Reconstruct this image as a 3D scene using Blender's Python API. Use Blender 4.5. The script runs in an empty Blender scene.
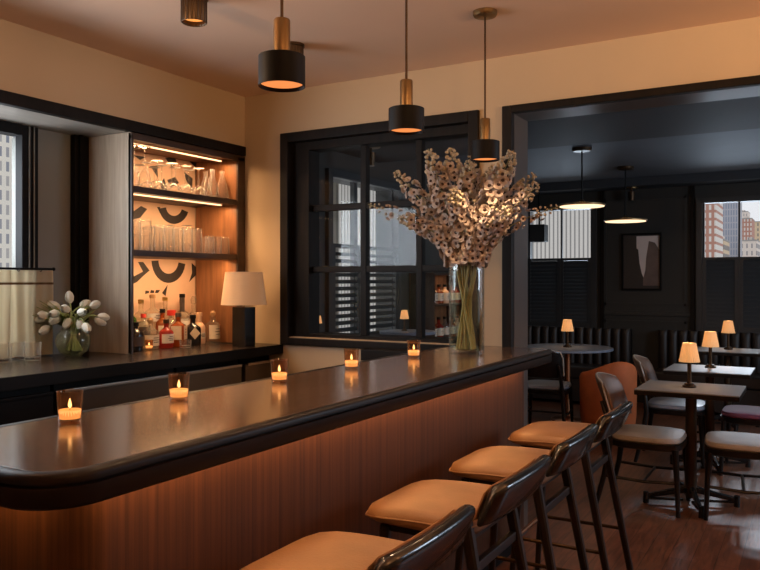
import bpy, bmesh, math, random
from mathutils import Vector, Matrix
random.seed(7)
S = bpy.context.scene
COL = S.collection
PI = math.pi

# ------------------------------------------------------------------ camera
cd = bpy.data.cameras.new('camera')
cd.sensor_width = 36.0
cd.lens = 36.0 * 755 / 760
cd.shift_y = -4.5 / 760
cd.clip_start = 0.05
cd.clip_end = 2000
cam = bpy.data.objects.new('camera', cd)
cam.location = (0, 0, 1.43)
cam.rotation_euler = (PI / 2, 0, math.radians(30))
COL.objects.link(cam)
S.camera = cam

# ------------------------------------------------------------------ view, world, daylight
S.view_settings.view_transform = 'Standard'
S.view_settings.look = 'None'
S.view_settings.gamma = 1
S.view_settings.exposure = 0.0
S.view_settings.use_curve_mapping = False
S.cycles.max_bounces = 10
S.cycles.diffuse_bounces = 4
S.cycles.glossy_bounces = 4
S.cycles.transmission_bounces = 6
S.cycles.transparent_max_bounces = 48
S.cycles.sample_clamp_indirect = 2.5
S.cycles.caustics_reflective = False
S.cycles.caustics_refractive = False

W = bpy.data.worlds.new('sky')
S.world = W
W.use_nodes = True
bg = W.node_tree.nodes['Background']
bg.inputs[0].default_value = (0.86, 0.86, 0.90, 1)
bg.inputs[1].default_value = 1.0


def area_light(name, loc, target, sx, sy, power, col, spread=180, along=None):
    d = bpy.data.lights.new(name, 'AREA')
    d.shape = 'RECTANGLE'
    d.size = sx
    d.size_y = sy
    d.energy = power
    d.color = col
    d.spread = math.radians(spread)
    o = bpy.data.objects.new(name, d)
    o.location = loc
    d_ = (Vector(target) - Vector(loc)).normalized()
    if along:                                       # the sy side runs along this direction
        yv = Vector(along)
        yv = (yv - d_ * yv.dot(d_)).normalized()
        xv = yv.cross(-d_)
        o.rotation_euler = Matrix((xv, yv, -d_)).transposed().to_euler()
    else:
        o.rotation_euler = d_.to_track_quat('-Z', 'Y').to_euler()
    COL.objects.link(o)
    return o


def point_light(name, loc, power, col, r=0.03):
    d = bpy.data.lights.new(name, 'POINT')
    d.energy = power
    d.color = col
    d.shadow_soft_size = r
    o = bpy.data.objects.new(name, d)
    o.location = loc
    COL.objects.link(o)
    return o


def spot_light(name, loc, target, power, col, angle, blend=0.6, r=0.04):
    d = bpy.data.lights.new(name, 'SPOT')
    d.energy = power
    d.color = col
    d.spot_size = math.radians(angle)
    d.spot_blend = blend
    d.shadow_soft_size = r
    o = bpy.data.objects.new(name, d)
    o.location = loc
    o.rotation_euler = (Vector(target) - Vector(loc)).to_track_quat('-Z', 'Y').to_euler()
    COL.objects.link(o)
    return o


COOL = (0.68, 0.82, 1.0)
WARM = (1.0, 0.58, 0.28)
AMBER = (1.0, 0.48, 0.17)
# daylight coming in at the windows
sun = bpy.data.lights.new('low_sun', 'SUN')
sun.energy = 0.9
sun.color = (0.80, 0.88, 1.0)
sun.angle = math.radians(7)
so = bpy.data.objects.new('low_sun', sun)
so.rotation_euler = Vector((0.06, -1.0, -0.45)).to_track_quat('-Z', 'Y').to_euler()
COL.objects.link(so)
area_light('daylight_bar_window', (-3.80, 1.57, 1.85), (-1.5, 2.0, 1.7), 1.7, 0.66, 40, (0.82, 0.90, 1.0))
area_light('daylight_bar_window_low', (-3.80, 1.50, 1.27), (-1.5, 1.6, 1.27), 1.7, 0.40, 5.5, (0.95, 0.97, 1.0))
area_light('daylight_bar_sky', (-5.7, 1.1, 4.5), (-3.5, 2.2, 1.3), 2.4, 1.8, 160, (0.97, 0.96, 0.96))
area_light('daylight_side_window', (2.30, 5.4, 1.80), (-1.0, 5.4, 0.6), 1.5, 1.0, 55, COOL)
area_light('daylight_side_window_b', (2.30, 7.7, 1.65), (-1.2, 7.2, 0.6), 1.2, 1.2, 12, COOL)
area_light('daylight_far_glow', (-0.73, 13.2, 1.05), (-0.80, 7.6, 2.4), 3.0, 1.1, 110, COOL)
area_light('daylight_far_left_glow', (-3.1, 13.2, 1.05), (-2.3, 7.6, 2.4), 1.6, 1.1, 70, COOL)
# unseen warm fill spots, added to brighten the ceiling and back wall
spot_light('ceiling_fill_left', (-2.35, 1.0, 2.20), (-1.9, 1.3, 2.66), 42, WARM, 150, 0.4, 0.05)
spot_light('uplighter', (0.6, 0.3, 2.12), (0.5, 0.4, 2.65), 95, WARM, 164, 0.3, 0.12)
spot_light('ceiling_fill_b', (1.0, 2.6, 2.12), (0.85, 2.6, 2.65), 95, WARM, 164, 0.3, 0.12)
spot_light('wall_fill', (0.0, 1.2, 2.55), (-1.2, 3.9, 2.35), 24, WARM, 75, 0.9, 0.08)


# ------------------------------------------------------------------ materials
def nm(name):
    m = bpy.data.materials.new(name)
    m.use_nodes = True
    return m, m.node_tree.nodes, m.node_tree.links, m.node_tree.nodes['Principled BSDF']


def plain(name, col, rough=0.5, metal=0.0, emit=None, es=0.0, spec=0.5, bump=0.0, bscale=60, var=0.0, vscale=8, coat=0.0):
    m, N, L, b = nm(name)
    b.inputs['Base Color'].default_value = (*col, 1)
    b.inputs['Roughness'].default_value = rough
    b.inputs['Metallic'].default_value = metal
    b.inputs['Specular IOR Level'].default_value = spec
    b.inputs['Coat Weight'].default_value = coat
    if emit:
        b.inputs['Emission Color'].default_value = (*emit, 1)
        b.inputs['Emission Strength'].default_value = es
    tc = N.new('ShaderNodeTexCoord')
    if var:
        n = N.new('ShaderNodeTexNoise')
        n.inputs['Scale'].default_value = vscale
        n.inputs['Detail'].default_value = 5
        L.new(tc.outputs['Object'], n.inputs['Vector'])
        r = N.new('ShaderNodeValToRGB')
        r.color_ramp.elements[0].position = 0.3
        r.color_ramp.elements[1].position = 0.7
        r.color_ramp.elements[0].color = (*[c * (1 - var) for c in col], 1)
        r.color_ramp.elements[1].color = (*[min(1, c * (1 + var)) for c in col], 1)
        L.new(n.outputs['Fac'], r.inputs['Fac'])
        L.new(r.outputs['Color'], b.inputs['Base Color'])
    if bump:
        n2 = N.new('ShaderNodeTexNoise')
        n2.inputs['Scale'].default_value = bscale
        n2.inputs['Detail'].default_value = 3
        L.new(tc.outputs['Object'], n2.inputs['Vector'])
        bp = N.new('ShaderNodeBump')
        bp.inputs['Strength'].default_value = bump
        bp.inputs['Distance'].default_value = 0.01
        L.new(n2.outputs['Fac'], bp.inputs['Height'])
        L.new(bp.outputs['Normal'], b.inputs['Normal'])
    return m


def wood(name, c0, c1, rough=0.4, scale=(3, 3, 40), detail=6, spec=0.5, coat=0.0, bump=0.05):
    """grain: noise stretched along the axis with the smallest scale"""
    m, N, L, b = nm(name)
    tc = N.new('ShaderNodeTexCoord')
    mp = N.new('ShaderNodeMapping')
    mp.inputs['Scale'].default_value = scale
    L.new(tc.outputs['Object'], mp.inputs['Vector'])
    n = N.new('ShaderNodeTexNoise')
    n.inputs['Scale'].default_value = 1.0
    n.inputs['Detail'].default_value = detail
    n.inputs['Roughness'].default_value = 0.62
    n.inputs['Distortion'].default_value = 0.3
    L.new(mp.outputs['Vector'], n.inputs['Vector'])
    r = N.new('ShaderNodeValToRGB')
    r.color_ramp.elements[0].position = 0.32
    r.color_ramp.elements[1].position = 0.70
    r.color_ramp.elements[0].color = (*c0, 1)
    r.color_ramp.elements[1].color = (*c1, 1)
    L.new(n.outputs['Fac'], r.inputs['Fac'])
    L.new(r.outputs['Color'], b.inputs['Base Color'])
    b.inputs['Roughness'].default_value = rough
    b.inputs['Specular IOR Level'].default_value = spec
    b.inputs['Coat Weight'].default_value = coat
    b.inputs['Coat Roughness'].default_value = 0.15
    if bump:
        bp = N.new('ShaderNodeBump')
        bp.inputs['Strength'].default_value = bump
        bp.inputs['Distance'].default_value = 0.01
        L.new(n.outputs['Fac'], bp.inputs['Height'])
        L.new(bp.outputs['Normal'], b.inputs['Normal'])
    return m


def thin_glass(name, tint=(1, 1, 1), rim=0.25, rimcol=(1, 1, 1), body=0.0, bodycol=(1, 1, 1), gloss=1.0, rough=0.03):
    """thin-walled glass: clear, Fresnel mirror, whitish at the turning edge, optional coloured body"""
    m, N, L, b = nm(name)
    N.remove(b)
    out = N['Material Output']
    tr = N.new('ShaderNodeBsdfTransparent')
    tr.inputs[0].default_value = (*tint, 1)
    last = tr.outputs[0]
    lw = N.new('ShaderNodeLayerWeight')
    lw.inputs['Blend'].default_value = 0.5

    def soft(col):
        df = N.new('ShaderNodeBsdfTranslucent')
        df.inputs[0].default_value = (*col, 1)
        d2 = N.new('ShaderNodeBsdfDiffuse')
        d2.inputs[0].default_value = (*col, 1)
        mm = N.new('ShaderNodeMixShader')
        L.new(df.outputs[0], mm.inputs[1])
        L.new(d2.outputs[0], mm.inputs[2])
        return mm.outputs[0]
    if body:
        mx = N.new('ShaderNodeMixShader')
        mx.inputs[0].default_value = body
        L.new(last, mx.inputs[1])
        L.new(soft(bodycol), mx.inputs[2])
        last = mx.outputs[0]
    if rim:
        p = N.new('ShaderNodeMath')
        p.operation = 'POWER'
        p.inputs[1].default_value = 3
        L.new(lw.outputs['Facing'], p.inputs[0])
        q = N.new('ShaderNodeMath')
        q.operation = 'MULTIPLY'
        q.inputs[1].default_value = rim
        L.new(p.outputs[0], q.inputs[0])
        mx = N.new('ShaderNodeMixShader')
        L.new(q.outputs[0], mx.inputs[0])
        L.new(last, mx.inputs[1])
        L.new(soft(rimcol), mx.inputs[2])
        last = mx.outputs[0]
    gl = N.new('ShaderNodeBsdfGlossy')
    gl.inputs['Roughness'].default_value = rough
    p5 = N.new('ShaderNodeMath')                    # Schlick: 0.04 + 0.96 (1 - cos)^5
    p5.operation = 'POWER'
    p5.inputs[1].default_value = 5
    L.new(lw.outputs['Facing'], p5.inputs[0])
    q = N.new('ShaderNodeMath')
    q.operation = 'MULTIPLY_ADD'
    q.inputs[1].default_value = 0.96 * gloss
    q.inputs[2].default_value = 0.04 * gloss
    q.use_clamp = True
    L.new(p5.outputs[0], q.inputs[0])
    mx = N.new('ShaderNodeMixShader')
    L.new(q.outputs[0], mx.inputs[0])
    L.new(last, mx.inputs[1])
    L.new(gl.outputs[0], mx.inputs[2])
    L.new(mx.outputs[0], out.inputs['Surface'])
    return m


def cloth(name, col, trans=0.5, es=0.0, ec=(1, 1, 1), bump=0.1, bscale=200):
    """woven cloth that lets light through"""
    m, N, L, b = nm(name)
    out = N['Material Output']
    b.inputs['Base Color'].default_value = (*col, 1)
    b.inputs['Roughness'].default_value = 0.9
    b.inputs['Specular IOR Level'].default_value = 0.1
    b.inputs['Emission Color'].default_value = (*ec, 1)
    b.inputs['Emission Strength'].default_value = es
    t = N.new('ShaderNodeBsdfTranslucent')
    t.inputs[0].default_value = (*col, 1)
    tc = N.new('ShaderNodeTexCoord')
    n = N.new('ShaderNodeTexNoise')
    n.inputs['Scale'].default_value = bscale
    L.new(tc.outputs['Object'], n.inputs['Vector'])
    bp = N.new('ShaderNodeBump')
    bp.inputs['Strength'].default_value = bump
    bp.inputs['Distance'].default_value = 0.005
    L.new(n.outputs['Fac'], bp.inputs['Height'])
    L.new(bp.outputs['Normal'], b.inputs['Normal'])
    mx = N.new('ShaderNodeMixShader')
    mx.inputs[0].default_value = trans
    L.new(b.outputs[0], mx.inputs[1])
    L.new(t.outputs[0], mx.inputs[2])
    L.new(mx.outputs[0], out.inputs['Surface'])
    return m


def emit(name, col, s):
    m, N, L, b = nm(name)
    b.inputs['Base Color'].default_value = (*[c * 0.5 for c in col], 1)
    b.inputs['Emission Color'].default_value = (*col, 1)
    b.inputs['Emission Strength'].default_value = s
    b.inputs['Roughness'].default_value = 0.7
    return m


def facade(name, wallc, winc, bw, rh, mortar, offs=0.0, axis='x', winvar=None):
    """building front: a regular grid of windows in a coloured wall"""
    m, N, L, b = nm(name)
    tc = N.new('ShaderNodeTexCoord')
    sx = N.new('ShaderNodeSeparateXYZ')
    cb = N.new('ShaderNodeCombineXYZ')
    L.new(tc.outputs['Object'], sx.inputs[0])
    L.new(sx.outputs[0 if axis == 'x' else 1], cb.inputs[0])
    L.new(sx.outputs[2], cb.inputs[1])
    br = N.new('ShaderNodeTexBrick')
    br.offset = offs
    br.inputs['Color1'].default_value = (*winc, 1)
    br.inputs['Color2'].default_value = (*(winvar or winc), 1)
    br.inputs['Mortar'].default_value = (*wallc, 1)
    br.inputs['Scale'].default_value = 1
    br.inputs['Brick Width'].default_value = bw
    br.inputs['Row Height'].default_value = rh
    br.inputs['Mortar Size'].default_value = mortar
    br.inputs['Mortar Smooth'].default_value = 0.0
    L.new(cb.outputs[0], br.inputs['Vector'])
    L.new(br.outputs['Color'], b.inputs['Base Color'])
    b.inputs['Roughness'].default_value = 0.8
    return m


M = {}
M['plaster'] = plain('warm_plaster', (0.52, 0.405, 0.275), 0.85, spec=0.2, bump=0.05, bscale=40, var=0.03, vscale=2)
M['ceiling'] = plain('ceiling_plaster', (0.74, 0.53, 0.40), 0.55, spec=0.4, bump=0.04, bscale=5, var=0.03, vscale=2)
M['blue'] = plain('slate_blue_paint', (0.115, 0.130, 0.155), 0.65, spec=0.25, bump=0.03, bscale=8, var=0.06, vscale=3)
M['bluedark'] = plain('dark_slate_paint', (0.040, 0.044, 0.050), 0.6, spec=0.25, bump=0.03, bscale=8)
M['darkwall'] = plain('dark_green_black_paint', (0.030, 0.030, 0.028), 0.5, spec=0.4, bump=0.03, bscale=20)
M['trimdark'] = wood('dark_stained_trim', (0.004, 0.003, 0.0025), (0.012, 0.008, 0.0055), 0.5, (30, 30, 2), spec=0.16)
M['trimdarkh'] = wood('dark_stained_rail', (0.004, 0.003, 0.0025), (0.012, 0.008, 0.0055), 0.5, (2, 2, 30), spec=0.16)
M['jamb'] = plain('grey_lacquer_jamb', (0.085, 0.075, 0.068), 0.28, spec=0.5)
M['greypanel'] = wood('pale_weathered_oak', (0.36, 0.27, 0.19), (0.50, 0.39, 0.28), 0.5, (30, 30, 2.2), bump=0.03)
M['soffit'] = wood('grey_oak_soffit', (0.22, 0.19, 0.16), (0.32, 0.28, 0.24), 0.28, (30, 2.5, 30), bump=0.02)
M['greywall'] = plain('grey_paint', (0.20, 0.20, 0.18), 0.5)
M['cabwood'] = wood('warm_brown_cabinet_wood', (0.16, 0.065, 0.026), (0.30, 0.13, 0.055), 0.4, (30, 30, 2.5), bump=0.02)
M['cabdark'] = wood('dark_brown_cabinet_wood', (0.028, 0.014, 0.008), (0.06, 0.030, 0.016), 0.4, (25, 3, 25), bump=0.02)
M['counter'] = wood('dark_counter_wood', (0.018, 0.013, 0.011), (0.040, 0.028, 0.022), 0.25, (14, 2, 14), bump=0.0)
M['bartop'] = wood('brown_bar_top', (0.088, 0.050, 0.028), (0.145, 0.083, 0.047), 0.17, (16, 1.8, 16), bump=0.0, spec=0.65, coat=0.35)
M['baredge'] = wood('near_black_bar_edge', (0.008, 0.005, 0.004), (0.016, 0.010, 0.007), 0.42, (16, 2, 16), bump=0.0, spec=0.18)
M['tambour'] = wood('reddish_brown_veneer', (0.042, 0.0155, 0.005), (0.098, 0.037, 0.0125), 0.5, (75, 75, 1.0), bump=0.0, spec=0.3)
M['black'] = plain('matte_black', (0.004, 0.0035, 0.0035), 0.55, spec=0.15)
M['blackgloss'] = plain('satin_black', (0.010, 0.009, 0.009), 0.25, bump=0.02, bscale=80)
M['brass'] = plain('aged_brass', (0.25, 0.165, 0.078), 0.36, 1.0, bump=0.01)
M['bronze'] = plain('dark_bronze', (0.065, 0.038, 0.020), 0.4, 0.8)
M['copper'] = plain('copper', (0.55, 0.24, 0.12), 0.3, 1.0)
M['steel'] = plain('brushed_steel', (0.42, 0.38, 0.34), 0.35, 1.0, bump=0.02)
M['fridgeglass'] = plain('fridge_door_panel', (0.13, 0.115, 0.10), 0.28, 0.6)
M['chrome'] = plain('chrome', (0.7, 0.7, 0.7), 0.15, 1.0)
M['leather_tan'] = plain('tan_leather', (0.35, 0.195, 0.103), 0.42, spec=0.45, bump=0.10, bscale=120, var=0.14, vscale=7)
M['leather_black'] = plain('black_leather', (0.010, 0.008, 0.007), 0.24, spec=0.6, bump=0.10, bscale=110, coat=0.5)
M['leather_brown'] = plain('brown_leather', (0.19, 0.11, 0.07), 0.4, bump=0.08, bscale=110, var=0.12, vscale=9)
M['leather_beige'] = plain('beige_seat_leather', (0.40, 0.36, 0.31), 0.45, bump=0.07, bscale=110, var=0.06)
M['leather_blue'] = plain('grey_blue_seat_leather', (0.25, 0.29, 0.36), 0.4, bump=0.07, bscale=110)
M['velvet_purple'] = plain('plum_velvet', (0.20, 0.05, 0.095), 0.7, bump=0.06, bscale=130, var=0.12)
M['piping'] = plain('pale_piping', (0.50, 0.42, 0.34), 0.4)
M['velvet_orange'] = plain('rust_velvet', (0.50, 0.12, 0.03), 0.75, bump=0.05, bscale=120, var=0.12, vscale=6)
M['banquette'] = plain('dark_brown_channel_leather', (0.018, 0.011, 0.008), 0.5, bump=0.06, bscale=80)
M['chairwood'] = wood('black_brown_chair_wood', (0.006, 0.004, 0.003), (0.014, 0.008, 0.006), 0.36, (30, 30, 3), bump=0.01, spec=0.35)
M['stoolwood'] = wood('dark_stool_wood', (0.007, 0.004, 0.003), (0.016, 0.009, 0.006), 0.38, (30, 30, 3), bump=0.01)
M['tabletop'] = plain('grey_stone_tabletop', (0.33, 0.32, 0.31), 0.30, spec=0.5, var=0.06, vscale=14)
M['tableblue'] = plain('blue_grey_tabletop', (0.20, 0.23, 0.29), 0.28, spec=0.5, var=0.06, vscale=14)
M['pane'] = thin_glass('window_glass', (0.98, 0.99, 0.99), 0.0, gloss=0.32)
M['clear'] = thin_glass('clear_glassware', (0.985, 0.98, 0.97), 0.85, (1, 0.95, 0.88), body=0.045, rough=0.12)
M['bowlglass'] = thin_glass('bowl_glass', (0.97, 0.98, 0.94), 0.30, (0.85, 0.85, 0.65), body=0.03, bodycol=(0.8, 0.8, 0.6), gloss=0.8)
M['vaseglass'] = thin_glass('vase_glass', (0.97, 0.98, 0.96), 0.16, (0.9, 0.95, 0.9))
M['water'] = thin_glass('vase_water', (0.96, 0.97, 0.92), 0.0, gloss=0.3)
M['bowlwater'] = thin_glass('bowl_water', (0.95, 0.96, 0.86), 0.0, body=0.07, bodycol=(0.80, 0.80, 0.45), gloss=0.2)
M['votive'] = thin_glass('smoky_amber_glass', (0.86, 0.70, 0.57), 0.22, (0.80, 0.55, 0.36), body=0.03, bodycol=(0.5, 0.26, 0.12))
M['wax'] = plain('glowing_wax', (0.85, 0.55, 0.25), 0.5, emit=(1.0, 0.50, 0.17), es=1.5)
M['flame'] = emit('candle_flame', (1.0, 0.70, 0.32), 5.0)
M['lampbulb'] = emit('lamp_bulb', (1.0, 0.62, 0.30), 1.6)
M['wick'] = plain('wick', (0.02, 0.015, 0.01), 0.9)
M['ledwarm'] = emit('warm_led_strip', (1.0, 0.60, 0.30), 2.6)
M['bulb'] = emit('pendant_diffuser', (1.0, 0.31, 0.085), 0.98)
M['disc_light'] = emit('disc_diffuser', (1.0, 0.70, 0.42), 1.7)
M['spotlens'] = emit('downlight_inside', (1.0, 0.36, 0.08), 1.2)
M['shade'] = cloth('cream_linen_shade', (0.74, 0.58, 0.43), 0.22, 0.10, (1.0, 0.55, 0.24))
M['pleated'] = cloth('pleated_paper_shade', (0.74, 0.56, 0.36), 0.45, 0.46, (1.0, 0.58, 0.23))
M['curtain'] = cloth('cream_linen', (0.72, 0.67, 0.54), 0.5, bscale=260)
M['ribbon'] = plain('brown_ribbon', (0.13, 0.07, 0.03), 0.8)
M['shutter'] = plain('charcoal_shutter', (0.032, 0.034, 0.036), 0.38)
M['paper'] = plain('salmon_paper', (0.72, 0.48, 0.33), 0.8, var=0.07, vscale=6)
M['ink'] = plain('black_ink', (0.022, 0.016, 0.014), 0.6, var=0.2, vscale=30)
M['stem'] = plain('olive_stem', (0.29, 0.27, 0.11), 0.6, var=0.2, vscale=20)
M['leaf'] = plain('tulip_leaf_green', (0.30, 0.36, 0.13), 0.5, var=0.2, vscale=20)
M['petal'] = plain('lilac_white_petal', (0.50, 0.415, 0.365), 0.7, var=0.12, vscale=14)
M['eye'] = plain('dark_flower_eye', (0.050, 0.028, 0.024), 0.8)
M['bud'] = plain('greenish_bud', (0.43, 0.36, 0.25), 0.7, var=0.15, vscale=20)
M['tulip'] = plain('white_tulip', (0.74, 0.73, 0.62), 0.6, var=0.08, vscale=15)
M['label_cream'] = plain('cream_label', (0.72, 0.62, 0.48), 0.7, var=0.05, vscale=60)
M['label_white'] = plain('white_label', (0.75, 0.72, 0.66), 0.7, var=0.05, vscale=60)
M['label_dark'] = plain('dark_label', (0.05, 0.035, 0.03), 0.6)
M['bottle_clear'] = thin_glass('clear_bottle_glass', (0.93, 0.92, 0.88), 0.5, (1, 0.95, 0.85), body=0.10, bodycol=(0.9, 0.85, 0.75))
M['bottle_amber'] = thin_glass('amber_spirit', (0.75, 0.28, 0.07), 0.25, (0.8, 0.4, 0.2), body=0.45, bodycol=(0.60, 0.16, 0.03))
M['bottle_red'] = thin_glass('red_liqueur', (0.8, 0.16, 0.10), 0.25, (0.9, 0.4, 0.3), body=0.5, bodycol=(0.62, 0.06, 0.035))
M['bottle_green'] = thin_glass('green_bottle_glass', (0.25, 0.55, 0.12), 0.25, (0.4, 0.7, 0.3), body=0.45, bodycol=(0.09, 0.30, 0.04))
M['bottle_black'] = plain('black_bottle_glass', (0.010, 0.010, 0.013), 0.12)
M['ceramic'] = plain('peach_ceramic', (0.70, 0.45, 0.28), 0.4, var=0.05)
M['cork'] = plain('cork', (0.40, 0.24, 0.12), 0.9, bump=0.2, bscale=200)
M['gold'] = plain('gold_foil', (0.6, 0.42, 0.15), 0.3, 1.0)
M['redcap'] = plain('red_cap', (0.60, 0.04, 0.03), 0.35)
M['photo_dark'] = plain('print_dark', (0.035, 0.028, 0.026), 0.45)
M['photo_light'] = plain('print_sky', (0.72, 0.60, 0.54), 0.45, var=0.1, vscale=4)
M['photo_mid'] = plain('print_tower', (0.15, 0.10, 0.085), 0.45, var=0.2, vscale=8)
M['brick'] = facade('brick_tower', (0.40, 0.20, 0.15), (0.62, 0.58, 0.54), 1.5, 2.4, 0.42)
M['tan'] = facade('tan_tower', (0.55, 0.42, 0.28), (0.20, 0.18, 0.17), 2.2, 3.2, 0.7)
M['bluegrey'] = facade('blue_grey_tower', (0.36, 0.36, 0.40), (0.20, 0.23, 0.30), 1.0, 2.8, 0.28)
M['palest'] = facade('pale_tower', (0.66, 0.58, 0.52), (0.30, 0.28, 0.28), 1.8, 3.0, 0.6)
M['piers'] = facade('pale_pier_tower', (0.72, 0.68, 0.60), (0.20, 0.22, 0.27), 1.8, 3.3, 0.52, axis='y', winvar=(0.42, 0.40, 0.38))
M['ribs'] = facade('ribbed_tower', (0.62, 0.59, 0.55), (0.24, 0.23, 0.22), 0.30, 60.0, 0.10)
M['ribsy'] = facade('ribbed_tower_side', (0.66, 0.63, 0.55), (0.42, 0.40, 0.36), 0.8, 60.0, 0.25, axis='y')
M['ash'] = plain('grey_roof', (0.3, 0.29, 0.28), 0.9)


def floor_mat():
    m, N, L, b = nm('parquet_floor')
    tc = N.new('ShaderNodeTexCoord')
    mp = N.new('ShaderNodeMapping')
    mp.inputs['Rotation'].default_value = (0, 0, math.radians(90))
    L.new(tc.outputs['Object'], mp.inputs['Vector'])
    br = N.new('ShaderNodeTexBrick')
    br.inputs['Scale'].default_value = 1
    br.inputs['Brick Width'].default_value = 0.75
    br.inputs['Row Height'].default_value = 0.11
    br.inputs['Mortar Size'].default_value = 0.002
    br.inputs['Color1'].default_value = (0.20, 0.075, 0.036, 1)
    br.inputs['Color2'].default_value = (0.125, 0.046, 0.022, 1)
    br.inputs['Mortar'].default_value = (0.05, 0.02, 0.01, 1)
    L.new(mp.outputs['Vector'], br.inputs['Vector'])
    mp2 = N.new('ShaderNodeMapping')
    mp2.inputs['Scale'].default_value = (26, 3, 1)
    L.new(tc.outputs['Object'], mp2.inputs['Vector'])
    n = N.new('ShaderNodeTexNoise')
    n.inputs['Scale'].default_value = 1.6
    n.inputs['Detail'].default_value = 7
    n.inputs['Distortion'].default_value = 0.8
    L.new(mp2.outputs['Vector'], n.inputs['Vector'])
    mx = N.new('ShaderNodeMix')
    mx.data_type = 'RGBA'
    mx.blend_type = 'MULTIPLY'
    mx.inputs[0].default_value = 0.8
    r = N.new('ShaderNodeValToRGB')
    r.color_ramp.elements[0].position = 0.3
    r.color_ramp.elements[0].color = (0.35, 0.32, 0.3, 1)
    r.color_ramp.elements[1].position = 0.68
    r.color_ramp.elements[1].color = (1.15, 1.1, 1.05, 1)
    L.new(n.outputs['Fac'], r.inputs['Fac'])
    L.new(br.outputs['Color'], mx.inputs[6])
    L.new(r.outputs['Color'], mx.inputs[7])
    L.new(mx.outputs[2], b.inputs['Base Color'])
    b.inputs['Roughness'].default_value = 0.42
    bp = N.new('ShaderNodeBump')
    bp.inputs['Strength'].default_value = 0.22
    bp.inputs['Distance'].default_value = 0.01
    L.new(n.outputs['Fac'], bp.inputs['Height'])
    L.new(bp.outputs['Normal'], b.inputs['Normal'])
    return m


M['floor'] = floor_mat()


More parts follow.
